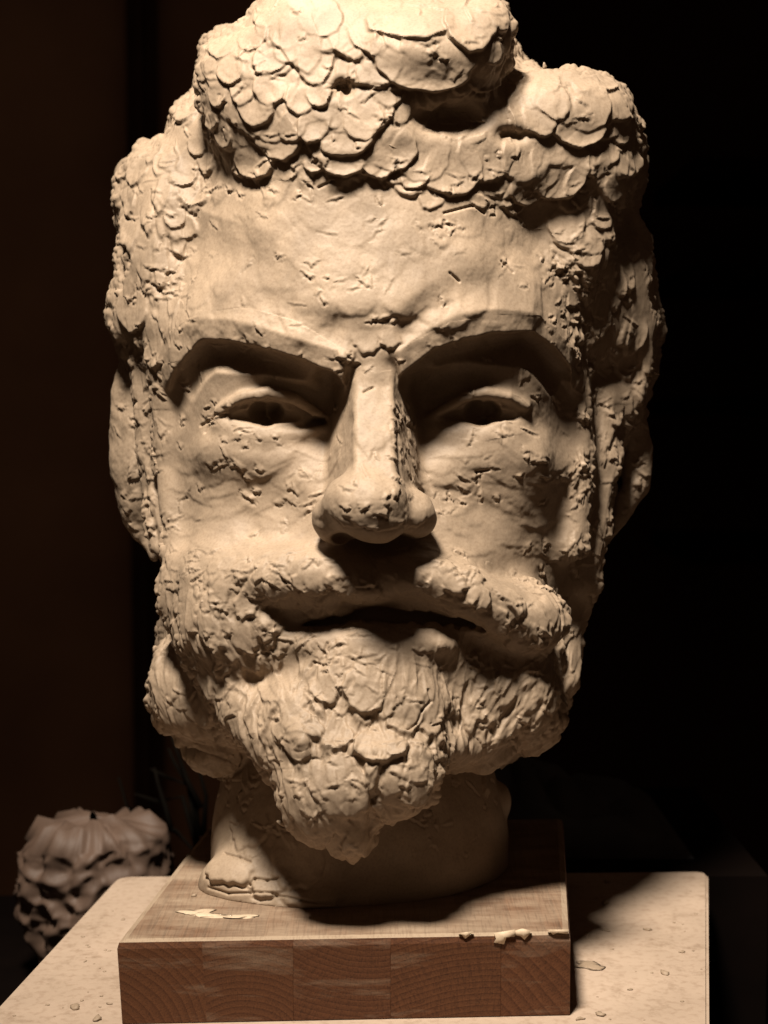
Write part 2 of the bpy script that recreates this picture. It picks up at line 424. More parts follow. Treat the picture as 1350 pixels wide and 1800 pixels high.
# --- surface nets
ins = G < 0
nx, ny, nz = G.shape
cell = np.zeros((nx - 1, ny - 1, nz - 1), np.uint8)
for dx in (0, 1):
    for dy in (0, 1):
        for dz in (0, 1):
            cell += ins[dx:nx - 1 + dx, dy:ny - 1 + dy, dz:nz - 1 + dz]
ac = np.stack(np.nonzero((cell > 0) & (cell < 8)), -1)
vid = np.full(cell.shape, -1, np.int32); vid[ac[:, 0], ac[:, 1], ac[:, 2]] = np.arange(len(ac))
acc = np.zeros((len(ac), 3), np.float32); cnt = np.zeros(len(ac), np.float32)
for ax in range(3):
    o1, o2 = [a for a in range(3) if a != ax]
    for u in (0, 1):
        for v in (0, 1):
            a = ac.copy(); a[:, o1] += u; a[:, o2] += v; b = a.copy(); b[:, ax] += 1
            fa = G[a[:, 0], a[:, 1], a[:, 2]]; fb = G[b[:, 0], b[:, 1], b[:, 2]]
            m = (fa < 0) != (fb < 0); t = np.where(m, fa / (fa - fb + 1e-12), 0)
            p = a.astype(np.float32); p[:, ax] += t
            acc[m] += p[m]; cnt[m] += 1
V = (O + acc / cnt[:, None] * STEP).astype(np.float32)
quads = []
for ax in range(3):
    sl0 = [slice(1, n_ - 1) for n_ in (nx, ny, nz)]; sl1 = list(sl0)
    sl0[ax] = slice(0, (nx, ny, nz)[ax] - 1); sl1[ax] = slice(1, (nx, ny, nz)[ax])
    A0, A1 = ins[tuple(sl0)], ins[tuple(sl1)]
    e = np.stack(np.nonzero(A0 != A1), -1); s0 = A0[e[:, 0], e[:, 1], e[:, 2]]
    off = np.array([1, 1, 1]); off[ax] = 0; e = e + off
    o1, o2 = [(1, 2), (2, 0), (0, 1)][ax]
    q = []
    for u, v in ((0, 0), (1, 0), (1, 1), (0, 1)):
        c = e.copy(); c[:, o1] -= 1 - u; c[:, o2] -= 1 - v
        q.append(vid[c[:, 0], c[:, 1], c[:, 2]])
    q = np.stack(q, -1); q[~s0] = q[~s0][:, ::-1]
    quads.append(q)
Q = np.vstack(quads); Q = Q[(Q >= 0).all(1)]
print("nets", len(V), len(Q), time.time() - T0)
del G, ins, cell, vid

def normals(V, Q):
    a = V[Q[:, 2]] - V[Q[:, 0]]; b = V[Q[:, 3]] - V[Q[:, 1]]; n_ = np.cross(a, b)
    N = np.stack([sum(np.bincount(Q[:, j], weights=n_[:, k], minlength=len(V)) for j in range(4)) for k in range(3)], -1)
    return (N / (np.linalg.norm(N, axis=1, keepdims=True) + 1e-9)).astype(np.float32)
def lap(A, Q, nV, k=1):
    for _ in range(k):
        s = np.zeros_like(A, dtype=np.float64); c = np.zeros(nV)
        for j in range(4):
            for jj in (1, 3):
                nb = Q[:, (j + jj) % 4]; c += np.bincount(Q[:, j], minlength=nV)
                if A.ndim == 1: s += np.bincount(Q[:, j], weights=A[nb], minlength=nV)
                else:
                    for d_ in range(3): s[:, d_] += np.bincount(Q[:, j], weights=A[nb, d_], minlength=nV)
        A = ((s / (c[:, None] if A.ndim > 1 else c)) * 0.5 + A * 0.5).astype(np.float32)
    return A
# keep what the front can show at full fineness
def subdivide(V, Q, fine):
    nV = len(V); Qa = Q[fine]; Qb = Q[~fine]
    ed = np.stack([Qa, np.roll(Qa, -1, 1)], -1).reshape(-1, 2); ed.sort(1)
    key = ed[:, 0].astype(np.int64) * nV + ed[:, 1]
    uk, inv = np.unique(key, return_inverse=True)
    ea, eb = uk // nV, uk % nV
    Ve = (V[ea] + V[eb]) / 2; Vf = V[Qa].mean(1)
    ei = inv.reshape(-1, 4) + nV; fi = np.arange(len(Qa)) + nV + len(Ve)
    Qn = np.vstack([np.stack([Qa[:, j], ei[:, j], fi, ei[:, (j + 3) % 4]], -1) for j in range(4)] + [Qb])
    V2 = np.vstack([V, Ve, Vf]).astype(np.float32)
    border = np.zeros(len(V2), bool)
    inb = np.zeros(nV, bool); inb[Qb.ravel()] = True
    border[:nV] = False; border[nV:nV + len(Ve)] = inb[ea] & inb[eb]
    return V2, Qn, border
fine = V[Q[:, 0], 2] < 470
V, Q, border = subdivide(V, Q, fine)
N = normals(V, Q)
if np.mean(np.sum(N * (V - np.array([660, 700, 420], np.float32)), 1) > 0) < 0.5:
    Q = Q[:, ::-1].copy(); N = -N
V0 = V.copy()
for it in range(2):
    mv = ~border
    P = V[mv]; n_ = N[mv]
    f0 = field(P); f1 = field(P + n_ * 0.8)
    g = np.clip((f1 - f0) / 0.8, 0.3, 1.5)
    V[mv] = P + n_ * np.clip(-f0 / g, -3, 3)[:, None]
V = V.astype(np.float32)
V = np.where(border[:, None], V, lap(V, Q, len(V), 1))
N = normals(V, Q); NS = lap(N, Q, len(V), 4); NS /= np.linalg.norm(NS, axis=1, keepdims=True) + 1e-9
print("fine mesh", len(V), len(Q), time.time() - T0)

# ------------------------------------------------------------------ which part each vertex belongs to
P_FACE = [(322,590),(318,500),(330,420),(362,352),(430,322),(520,318),(600,310),(700,325),(790,352),(880,372),(960,420),(985,500),(998,580),
          (1022,660),(1034,760),(1032,880),(1015,980),(990,1040),(900,1010),(780,1000),(300,1000),(275,900),(272,760),(285,650)]
P_MOU = [(640,968),(600,985),(540,968),(470,972),(400,984),(345,975),(318,1010),(330,1060),(410,1072),(470,1128),(512,1118),(560,1094),(650,1088),(760,1090),
         (820,1108),(870,1142),(925,1162),(965,1150),(985,1100),(975,1050),(900,1015),(830,975),(770,960),(720,975)]
P_NOSE = [(620,650),(690,650),(705,720),(722,800),(768,860),(782,925),(750,962),(650,978),(560,958),(545,900),(575,840),(600,760)]
P_BROWL = [(296,640),(300,585),(350,548),(430,540),(520,565),(608,618),(606,662),(560,652),(500,632),(440,606),(370,606),(320,632)]
P_BROWR = [(694,640),(720,604),(790,566),(880,552),(950,556),(996,600),(1014,668),(985,640),(950,604),(890,602),(820,616),(750,634),(700,662)]
P_EYEL = [(368,730),(400,702),(470,678),(530,692),(582,738),(560,772),(470,778),(400,760)]
P_EYER = [(742,742),(790,700),(855,678),(915,698),(955,738),(920,762),(850,776),(780,766)]
P_NECK = [(300,1360),(470,1360),(480,1430),(520,1480),(600,1512),(680,1476),(700,1440),(760,1412),(780,1352),(900,1362),(1000,1340),(1000,1700),(200,1700)]
P_HAIR = [(100,-200),(1300,-200),(1300,980),(1060,980),(1040,700),(1012,600),(985,500),(960,420),(880,372),(790,352),(700,325),(600,310),(520,318),(430,322),(362,352),(330,420),(318,500),(322,590),(285,650),(250,980),(100,980)]
LBL = dict(face=0, hair=1, beard=2, moustache=3, nose=4, eyebrow=5, eyebrow_r=6, eye=7, eye_r=8, neck=9, ear=10, ear_r=11)
def inpoly(poly, P): return poly_dist(poly, P[:, 0], P[:, 1]) > 0
jit = V + np.stack([fbm(V, 22, 2, 5), fbm(V, 22, 2, 9), 0 * V[:, 0]], -1) * 7
vl = np.full(len(V), 2, np.int8)
m = inpoly(P_FACE, jit); vl[m] = 0
m = inpoly(P_HAIR, jit) | ((V[:, 2] > 440) & (V[:, 1] < 1150)); vl[m & ~inpoly(P_FACE, jit)] = 1
vl[(V[:, 2] > 420) & (V[:, 1] < 1100)] = 1
vl[inpoly(P_MOU, jit) & (V[:, 2] < 260)] = 3
vl[inpoly(P_NOSE, jit) & (V[:, 2] < 100)] = 4
FR = V[:, 2] < 215
vl[inpoly(P_BROWL, V) & FR] = 5; vl[inpoly(P_BROWR, V) & FR] = 6
vl[inpoly(P_EYEL, V) & FR] = 7; vl[inpoly(P_EYER, V) & FR] = 8
vl[(V[:, 1] > 1340) & (V[:, 2] > 60) & (inpoly(P_NECK, V) | (V[:, 2] > 130)) & ~((V[:,0] < 440) & (V[:,1] < 1372) & (V[:,2] > 190))] = 9
ef = field(V, sel=range(EAR0, EAR1))
vl[(ef < 4) & (V[:, 0] < 600)] = 10; vl[(ef < 4) & (V[:, 0] > 600)] = 11

# ------------------------------------------------------------------ hand-laid clay: dabs, strokes, chips, cracks
BW_ = 24.0
bx = ((V[:, 0] - 100) / BW_).astype(int); by = ((V[:, 1] + 150) / BW_).astype(int); NBX = 52; NBY = 80
bkey = bx * NBY + by; front = np.nonzero((N[:, 2] < 0.25) & (V[:, 2] < 470) & ~border)[0]
order = front[np.argsort(bkey[front], kind='stable')]; sk = bkey[order]
starts = np.searchsorted(sk, np.arange(NBX * NBY + 1))
def near(px, py, R):
    x0 = max(0, int((px - R - 100) / BW_)); x1 = min(NBX - 1, int((px + R - 100) / BW_))
    y0 = max(0, int((py - R + 150) / BW_)); y1 = min(NBY - 1, int((py + R + 150) / BW_))
    return np.concatenate([order[starts[x * NBY + y0]:starts[x * NBY + y1 + 1]] for x in range(x0, x1 + 1)] or [np.zeros(0, int)])
Hd = np.zeros(len(V), np.float32); did = np.zeros(len(V), np.int32); ndab = [0]
def dab(px, py, ang, a, b, h, dish=0.35, jag=0.12, back=0.15, gutter=0.25, flat=0.75, own=True, edge=1.6):
    R = max(a, b) * 1.35 + 4
    idx = near(px, py, R)
    if len(idx) < 8: return
    v = V[idx]; dd = np.hypot(v[:, 0] - px, v[:, 1] - py)
    c = np.nonzero(dd < 9)[0]
    if not len(c): return
    k = c[np.argmin(v[c, 2])]; P0 = v[k]
    d3 = np.linalg.norm(v - P0, axis=1); m = d3 < R
    if m.sum() < 8: return
    nn = NS[idx[d3 < max(8, 0.5 * min(a, b))]].mean(0); nn /= np.linalg.norm(nn) + 1e-9
    idx = idx[m]; v = v[m] - P0
    t = np.array([math.cos(math.radians(ang)), math.sin(math.radians(ang)), 0.0]); t -= nn * np.dot(t, nn)
    if np.linalg.norm(t) < 0.15: return
    t /= np.linalg.norm(t); bb = np.cross(nn, t)
    ok = (NS[idx] @ nn) > 0.2
    idx = idx[ok]; v = v[ok]
    if len(idx) < 5: return
    u = v @ t; w = v @ bb; ph = np.arctan2(w / b, u / a); r = np.sqrt((u / a) ** 2 + (w / b) ** 2)
    p = rng.uniform(0, 6.28, 5); kk = [2, 3, 5, 9, 14]; am = np.array([.5, .45, .35, .3, .2]) * jag
    r = r * (1 + sum(am[i] * np.sin(kk[i] * ph + p[i]) for i in range(5)))
    r = r * (1 + 0.18 * np.abs(np.clip(w / b, -1, 1)) ** 4 * 0)
    edg = 1 / (1 + np.exp(-(1 - r) * min(a, b) / edge))
    un = np.clip(u / a, -1, 1)
    ramp_ = back * (un > -.4) * 0 + np.clip((un + 1) / 1.9, 0, 1) ** 1.25
    prof_ = h * (ramp_ - dish * np.clip(1 - r * r, 0, 1) * (0.5 + 0.5 * un))
    wgt = edg * sstep(-1.0, -0.1, un)
    base = np.average(Hd[idx], weights=edg + 1e-4)
    tgt = Hd[idx] * (1 - flat) + base * flat + prof_
    new = Hd[idx] * (1 - wgt) + tgt * wgt
    ring = np.exp(-((r - 1.0) * min(a, b) / 3.0 - 1.0) ** 2) * sstep(-0.1, 0.6, un) * (r > 1)
    Hd[idx] = new - ring * h * gutter
    if own:
        ndab[0] += 1; did[idx[(wgt > 0.5)]] = ndab[0]
    return ndab[0]
def crack(pts, depth=4, width=1.7):
    for (x0, y0), (x1, y1) in zip(pts[:-1], pts[1:]):
        L = math.hypot(x1 - x0, y1 - y0); cxm, cym = (x0 + x1) / 2, (y0 + y1) / 2
        idx = near(cxm, cym, L / 2 + 8)
        if not len(idx): continue
        v = V[idx]; t = np.clip(((v[:, 0] - x0) * (x1 - x0) + (v[:, 1] - y0) * (y1 - y0)) / (L * L + 1e-6), 0, 1)
        dd = np.hypot(v[:, 0] - x0 - t * (x1 - x0), v[:, 1] - y0 - t * (y1 - y0))
        Hd[idx] -= depth * np.exp(-(dd / width) ** 2) * 0.8

dabkind = {}
# broad quiet strokes over the face first
REGION = lambda poly, x, y: poly_dist(poly, np.array([x], np.float32), np.array([y], np.float32))[0] > 6
for i in range(150):
    x = rng.uniform(330, 1000); y = rng.uniform(340, 540)
    dab(x, y, rng.choice([80, 100, 60, 120]) + rng.normal(0, 14), rng.uniform(30, 80), rng.uniform(18, 44), rng.uniform(1.0, 2.6), own=False, jag=0.06, gutter=0.1, flat=0.5, dish=0.3, edge=2.2)
for i in range(95):
    x = rng.choice([rng.uniform(310, 590), rng.uniform(740, 1010)]); y = rng.uniform(770, 975)
    dab(x, y, rng.normal(80 if x < 640 else 100, 22), rng.uniform(14, 26), rng.uniform(26, 60), rng.uniform(1.0, 2.6), own=False, jag=0.10, gutter=0.06, flat=0.5, dish=0.25, edge=1.8)
for q in [(720,450,85,75,30,5),(600,430,100,70,34,4),(865,430,80,70,30,5),(925,470,85,60,22,5),(480,440,95,70,36,4),(400,470,100,60,24,4),(790,480,70,50,30,4),(545,500,110,44,30,4),(700,520,60,34,22,4),
          (450,830,70,24,60,4),(400,880,60,26,50,5),(520,870,110,22,46,4),(860,830,100,24,60,4),(900,880,110,26,46,5),(800,880,80,22,40,4),(340,800,95,60,20,4),(970,800,85,60,22,4),(655,700,90,50,28,3),(640,870,85,30,44,4)]:
    dab(*q[:5], q[5] * .5, own=False, jag=.07, gutter=.0, flat=.3, dish=.4, edge=2.4)
# hair: random undercoat of dabs, back rows first
def flow_hair(x, y):
    if x < 310 and y > 330: return 92
    if x > 1000 and y > 380: return 88
    return 90 + (x - 660) * -0.06 + rng.normal(0, 40)
cand = []
for i in range(1300):
    x = rng.uniform(190, 1160); y = rng.uniform(-30, 960)
    if not REGION(P_HAIR, x, y) or (x < 278 and y > 640) or (x > 1060 and y > 740): continue
    cand.append((x, y))
cand.sort(key=lambda c: c[1] + rng.normal(0, 60))
cand = cand[::-1]
for x, y in cand:
    if vnoise(np.array([[x, y, 0.0]]), 60, 3)[0] > .38: continue
    side = (x < 315 and y > 300) or (x > 1040 and y > 400) or (y > 560)
    if side: k = dab(x, y, flow_hair(x, y) + rng.normal(0, 12), rng.uniform(22, 46), rng.uniform(9, 17), rng.uniform(4, 8), jag=0.10, gutter=0.25, flat=.9)
    else: k = dab(x, y, flow_hair(x, y), rng.uniform(16, 34) * (1.5 if rng.rand() < .15 else 1), rng.uniform(14, 29) * (1.4 if rng.rand() < .15 else 1), rng.uniform(4, 8.5), jag=0.06, gutter=0.06, dish=.7, flat=.5, edge=1.1)
    if k: dabkind[k] = 'hair'
HD = [(750,267,110,50,50,12),(863,267,100,52,48,12),(803,292,80,46,50,12),(926,262,100,50,36,12),(988,289,85,62,52,14),(934,329,90,34,34,10),(1019,316,120,30,15,8),
      (560,18,60,40,34,8),(600,60,55,44,20,8),(634,50,60,34,22,11),(652,78,60,13,15,8),(661,120,60,30,42,9),(719,22,90,38,72,14),(750,118,95,46,84,14),
      (652,178,60,40,40,8),(863,142,80,24,36,12),(899,129,80,26,24,10),(926,187,150,30,30,10),(957,204,75,34,27,13),(979,169,60,30,26,9),(1041,178,60,40,38,10),(1028,226,85,32,44,16),
      (830,30,110,44,44,16),(1072,142,80,14,24,9),(1100,230,70,26,22,8),(1090,330,90,26,22,9),
      (423,147,110,28,24,11),(470,98,140,32,26,11),(468,150,140,28,26,12),(443,186,95,32,30,11),(400,120,100,26,24,10),(390,70,120,30,30,8),(440,60,60,24,28,7),
      (520,60,75,60,32,9),(550,100,100,40,30,8),(521,172,110,28,25,14),(550,160,60,24,19,13),(510,220,115,32,23,14),(545,214,110,34,26,15),(479,240,60,44,38,12),(439,284,80,30,42,14),
      (603,246,75,32,44,17),(599,289,90,24,38,15),(697,267,75,38,36,12),(670,293,95,24,28,12),(640,215,70,30,34,8),(545,293,100,14,17,10),(735,315,80,20,24,9),
      (330,185,110,30,30,12),(362,205,90,22,20,10),(375,165,100,24,20,10),(340,250,90,22,22,10),(385,235,80,26,20,9),(320,300,70,20,24,10),
      (240,290,120,34,26,10),(222,345,60,30,18,10),(268,262,80,26,16,10),(280,330,95,40,12,9),(340,345,80,16,26,10),(300,370,90,26,18,8),(225,545,100,36,38,11),(262,610,100,40,22,9),(300,520,80,30,14,7),
      (1000,400,100,34,30,9),(1040,440,90,30,26,9),(1060,560,80,32,22,10),(1125,590,100,38,22,12),(1105,640,80,30,18,11),(1090,720,90,30,18,9),(1110,470,70,36,14,10)]
for i in range(60):
    x = rng.uniform(380, 1080); y = rng.uniform(-10, 320)
    if REGION(P_HAIR, x, y): dab(x, y, rng.uniform(40, 140), rng.uniform(30, 60), rng.uniform(14, 26), rng.uniform(2, 5), own=False, jag=.12, gutter=.05, flat=.8, dish=.9, edge=2.0)
for q in HD:
    k = dab(q[0], q[1], q[2], q[3] * 1.08, q[4] * 1.08, q[5] * .78, jag=0.06, dish=0.8, flat=.7, edge=.9, gutter=.08)
    if k: dabkind[k] = 'hair'
# beard
def flow_beard(x, y):
    tx, ty = 600, 1700
    return math.degrees(math.atan2(ty - y, (tx - x) * (1.0 if y > 1100 else .5)))
cand = []
for i in range(900):
    x = rng.uniform(265, 1020); y = rng.uniform(1040, 1500)
    if REGION(P_MOU, x, y) or REGION(P_NECK, x, y): continue
    if 500 < x < 820 and y < 1150: continue
    cand.append((x, y))
cand.sort(key=lambda c: -(c[1] + rng.normal(0, 40)))
for x, y in cand[:640]:
    cen = abs(x - 640) < 110
    k = dab(x, y, flow_beard(x, y) + rng.normal(0, 16), rng.uniform(28, 58), rng.uniform(9, 16) if not cen else rng.uniform(10, 17), rng.uniform(4.5, 9), jag=0.10, gutter=0.06, dish=.6, flat=.5, edge=1.1)
    if k: dabkind[k] = 'beard'
BD = [(583,1361,55,58,42,11),(524,1258,45,46,20,9),(500,1285,45,50,20,9),(300,1180,80,40,14,9),(285,1240,85,44,14,9),(322,1262,70,40,16,9),(350,1190,60,42,16,9),(405,1260,50,48,16,9),(440,1310,45,40,16,9),(290,1120,80,40,16,8),(590,1290,70,26,26,9),(648,1198,100,42,34,12),(717,1245,100,48,28,13),
      (672,1300,100,32,38,17),(700,1310,80,14,16,9),(580,1435,60,45,16,9),(520,1420,70,50,14,8),(717,1388,80,30,40,11),(640,1474,130,20,52,10),(540,1462,100,32,22,10),(588,1484,95,30,18,12),(632,1478,110,26,18,10),(500,1400,105,54,14,10),(690,1420,90,24,30,10),(740,1385,95,30,20,9),(560,1460,80,26,22,8),
      (760,1240,100,50,24,10),(800,1200,95,50,22,10),(560,1200,60,34,22,9),(470,1200,55,50,18,9),(430,1150,60,44,16,8),(378,1340,80,34,36,8),(345,1230,70,44,36,8),(300,1230,80,50,16,9)]
for q in BD:
    k = dab(q[0], q[1], q[2], q[3] * 1.15, q[4] * 1.15, q[5] * .9, jag=0.09, dish=0.6, flat=.6, edge=.9, gutter=.08)
    if k: dabkind[k] = 'beard'
# moustache and nearby
for i in range(140):
    x = rng.uniform(320, 985); y = rng.uniform(975, 1155)
    if not REGION(P_MOU, x, y): continue
    ang = 112 if x < 640 else 42
    dab(x, y, ang + rng.normal(0, 22), rng.uniform(14, 34), rng.uniform(9, 20), rng.uniform(3, 6), jag=0.14, gutter=0.18, flat=.8, own=False)
for q in [(800,1015,50,32,16,8),(845,1045,48,34,18,9),(905,1045,45,36,20,10),(870,1095,55,34,22,10),(945,1085,65,34,22,11),(925,1130,75,26,30,10),(960,1110,80,28,18,9),(760,1040,60,24,18,7),
          (600,1030,110,22,30,6),(540,1030,115,26,26,7),(480,1035,120,28,24,8),(430,1060,110,34,20,8),(380,1040,110,34,20,7),(470,1110,70,34,16,9),(420,1120,70,40,18,9),(360,1100,75,44,18,9)]:
    dab(*q, own=False, jag=.16, gutter=.12, flat=.6, edge=1.0)
# nose and brow planes
for q in [(600,905,80,26,30,3),(640,880,90,40,40,3),(735,900,100,26,26,4),(655,740,90,60,30,2),(640,600,90,22,30,5),(690,600,100,20,18,6),(612,612,80,18,14,5),(668,925,95,16,40,4)]:
    dab(*q, own=False, jag=0.15, gutter=0.3)
for i in range(40):      # torn clay beside the bridge of the nose
    x = rng.uniform(700, 738); y = rng.uniform(700, 870)
    dab(x, y, rng.normal(100, 30), rng.uniform(6, 14), rng.uniform(4, 9), rng.uniform(3, 6), jag=0.2, own=False)
# neck: large soft slabs
for q in [(400,1510,100,40,46,10),(470,1540,80,30,40,8),(540,1560,90,30,60,6),(430,1430,90,60,50,4),(520,1490,100,70,50,4)]:
    dab(*q, own=False, jag=0.12, gutter=0.4, flat=.5)
# chips torn up by the wire tool, everywhere
for i in range(1500):
    x = rng.uniform(195, 1150); y = rng.uniform(0, 1500)
    if y < 330 and rng.rand() < .6: continue
    calm = 340 < y < 560 and 340 < x < 980
    if calm and rng.rand() < 0.86: continue
    if 560 < y < 960 and 320 < x < 1000 and rng.rand() < (.85 if 560 < x < 780 else .62): continue
    dab(x, y, rng.normal(95, 40), rng.uniform(3, 8), rng.uniform(4, 14), rng.uniform(1.4, 3.6) * (0.6 if calm else 1), jag=0.3, dish=0.0, gutter=0.4, flat=0.0, own=False, edge=1.1, back=0.0)
# crumbly clusters
for cx0, cy0, r_, n_ in [(660,525,70,14),(1010,480,40,40),(1025,540,30,24),(612,625,16,14),(560,480,50,14),(640,1050,50,8),(560,1150,60,20),(720,1400,40,18),(900,1070,50,12),(400,590,40,5),(800,580,30,4),(470,600,50,4),
                         (300,500,40,30),(380,330,50,24),(600,330,90,30),(840,380,60,24),(470,1010,60,8),(520,860,50,20),(380,720,26,12),(640,900,50,6),(690,940,40,6),(430,755,40,16),(800,860,50,18),(330,1000,30,16)]:
    for i in range(n_ // 2):
        dab(cx0 + rng.normal(0, r_ * .8), cy0 + rng.normal(0, r_ * .6), rng.normal(90, 40), rng.uniform(3, 8), rng.uniform(4, 12), rng.uniform(1.5, 3.6), jag=0.35, dish=0, gutter=0.5, flat=0, own=False, edge=1.0, back=0)
for i in range(38):
    dab(rng.normal(257, 12), rng.uniform(640, 990), rng.normal(100, 30), rng.uniform(7, 24), rng.uniform(4, 9), rng.uniform(2.5, 6), jag=.25, dish=.3, gutter=.2, flat=0, own=False, edge=1.1)
    dab(rng.normal(1040, 16), rng.uniform(560, 1000), rng.normal(90, 30), rng.uniform(8, 26), rng.uniform(5, 11), rng.uniform(3, 7), jag=.25, dish=.3, gutter=.2, flat=0, own=False, edge=1.1)
for pts in [[(352,748),(362,742),(372,738),(380,728)],[(360,760),(366,748)],[(748,1215),(752,1235),(738,1250),(728,1275),(712,1292)],[(575,1130),(570,1150)],[(550,1175),(555,1165),(568,1170)],
            [(880,460),(900,480)],[(790,480),(806,495)],[(640,690),(655,682)],[(395,1500),(420,1506),(440,1515)],[(445,1570),(440,1555),(448,1545),(470,1548),(490,1545)],[(500,1400),(496,1440)],[(366,1560),(400,1571),(440,1569),(480,1572),(530,1584),(585,1590)],
            [(700,760),(704,840)],[(840,850),(838,830),(860,826)],[(560,330),(585,318)],[(780,375),(830,362),(850,375)]]:
    crack(pts, 6, 2.0)

# ------------------------------------------------------------------ push the surface out
Hd = np.maximum(Hd, -7)
rough = np.where((vl == 0) | (vl == 9), 1.0, 1.5).astype(np.float32)
rough[(vl == 10) | (vl == 11)] = 2.4; rough[vl == 1] = 0.8; rough[vl == 2] = 1.1
fz = 1 - sstep(430, 470, V[:, 2]); 
disp = Hd * fz + (fbm(V, 60, 2, 1) * 2.0 + fbm(V, 18, 2, 2) * 0.45 + fbm(V, 6, 2, 4) * 0.14) * rough * np.where(V[:, 2] > 470, 2.5, 1) * (1 - border * 1.0)
sil = (1 - sstep(0.15, 0.6, np.abs(NS[:, 2]))) * np.isin(vl, [1, 2]) * (V[:, 2] < 520)
disp = disp + sil * (np.abs(vnoise(V, 34, 31)) * 11 - 3 + np.abs(vnoise(V, 11, 33)) * 4.5)
back_l = np.abs(vnoise(V, 70, 3)) * 26 * sstep(480, 560, V[:, 2]) * (V[:, 1] < 1250)
V2 = V + NS * (disp + back_l)[:, None]
# nothing may sink through the block
lim = plane_y(V2[:, 2], H_BLOCK); V2[:, 1] = np.minimum(V2[:, 1], lim + 1.5)
print("dabs", ndab[0], time.time() - T0)
WV = at_arr(V2.astype(np.float64))

bust = empty("clay_bust", on_plane(632, 1560, H_BLOCK), "unfired clay bust of a frowning bearded man with curly hair, on a wooden block", "sculpture")
# one normal per vertex of the whole surface, so that parts meet without a seam
NW = normals(WV.astype(np.float32), Q)
fl = vl[Q[:, 0]].copy(); fd = did[Q].min(1); fd[(did[Q] != fd[:, None]).any(1)] = 0
fl = np.array(fl); names = {v: k for k, v in LBL.items()}
def make_part(name, sel, parent, label=None):
    q = Q[sel]
    if not len(q): return None
    used, inv = np.unique(q, return_inverse=True); q2 = inv.reshape(-1, 4)
    if name_base.get(name): nm = name_base[name]
    else: nm = name
    me = mesh_np(nm, WV[used] - np.array(bust.location), q2, M_clay)
    me.normals_split_custom_set_from_vertices(NW[used].astype(np.float64).tolist()) if len(used) < 0 else None
    o = bpy.data.objects.new(nm, me); S.collection.objects.link(o); o.parent = parent
    if label: o['label'] = label
    return o
name_base = {'eyebrow_r': 'eyebrow', 'eye_r': 'eye', 'ear_r': 'ear'}
parts = {}
# dabs that show largest become pieces of hair and beard
area_px = np.bincount(fd, minlength=ndab[0] + 1)
cands = [(area_px[k], k) for k in dabkind if area_px[k] >= 45]
cands.sort(reverse=True)
pieces = {'hair': [], 'beard': []}
for a_, k in cands:
    if len(pieces[dabkind[k]]) < 170: pieces[dabkind[k]].append(k)
taken = np.zeros(ndab[0] + 1, np.int8)
for k in pieces['hair']: taken[k] = 1
for k in pieces['beard']: taken[k] = 2
is_piece = ((taken[fd] == 1) & (fl == 1)) | ((taken[fd] == 2) & (fl == 2))
for key, v in LBL.items():
    parts[key] = make_part(key, (fl == v) & ~is_piece, bust)
orderf = np.argsort(fd, kind='stable'); sf = fd[orderf]
for knd, nm, v in (('hair', 'curl', 1), ('beard', 'beard_tuft', 2)):
    for k in pieces[knd]:
        a0, a1 = np.searchsorted(sf, k), np.searchsorted(sf, k + 1)
        sel = orderf[a0:a1]; sel = sel[is_piece[sel] & (fl[sel] == v)]
        if len(sel) > 12: make_part(nm, sel, parts[knd])
print("bust", time.time() - T0)

# ------------------------------------------------------------------ clay crumbs, smears and curled burrs
def blob_bm(r, sq=(1, 1, .6), seed=0, sub=2, rough=.35):
    bm = bmesh.new(); bmesh.ops.create_icosphere(bm, subdivisions=sub, radius=1.0)
    P = np.array([v.co[:] for v in bm.verts], np.float64)
    nn = 1 + rough * vnoise(P, 0.8, seed) + rough * .5 * vnoise(P, 0.35, seed + 5)
    for v, k in zip(bm.verts, nn):
        v.co = Vector((v.co.x * sq[0], v.co.y * sq[1], v.co.z * sq[2])) * float(k * r)
    return bm
def crumb(px, py, h, r, label, sq=(1, 1, .6), seed=0, rgh=.5, cat="clay crumb", group=None, mat=None, name="clay_crumb", rz=0, z=0):
    o = link(name, mesh_bm(name, blob_bm(r * U, sq, seed, 3 if rgh > .6 else 2, rgh), mat or M_clay, True))
    p = on_plane(px, py, h); o.location = (p[0], p[1], p[2] + r * sq[2] * .45 * U + z * U); o.rotation_euler = (0, 0, rz)
    return tag(o, label, cat, group)

for k, (x, y, d, r, sq, a_, par) in enumerate([(1150,655,376,9,(1.6,.5,.4),.4,'hair'),(957,116,170,6,(.7,.6,1.2),.2,'hair'),(1136,264,400,6,(1.5,.6,.6),.5,'hair'),(1128,455,372,6,(1.5,.6,.5),.2,'hair'),
        (204,352,372,7,(1.3,.6,.8),-.4,'hair'),(272,1140,330,7,(.6,.6,1.2),0,'beard'),(495,1447,10,7,(1.2,.6,.7),.5,'beard'),(690,258,-10,5,(1.6,.5,.4),.3,'hair'),(1075,573,250,9,(1.3,.7,.6),.3,'hair'),(1110,746,360,8,(1.5,.6,.5),-.5,'hair')]):
    o = bpy.data.objects.new("clay_burr", mesh_bm("clay_burr", blob_bm(r * U, sq, k, 2, .5), M_clay, True)); S.collection.objects.link(o)
    o.parent = parts[par]; o.location = Vector(at(x, y, d)) - bust.location; o.rotation_euler = (0, a_, k)

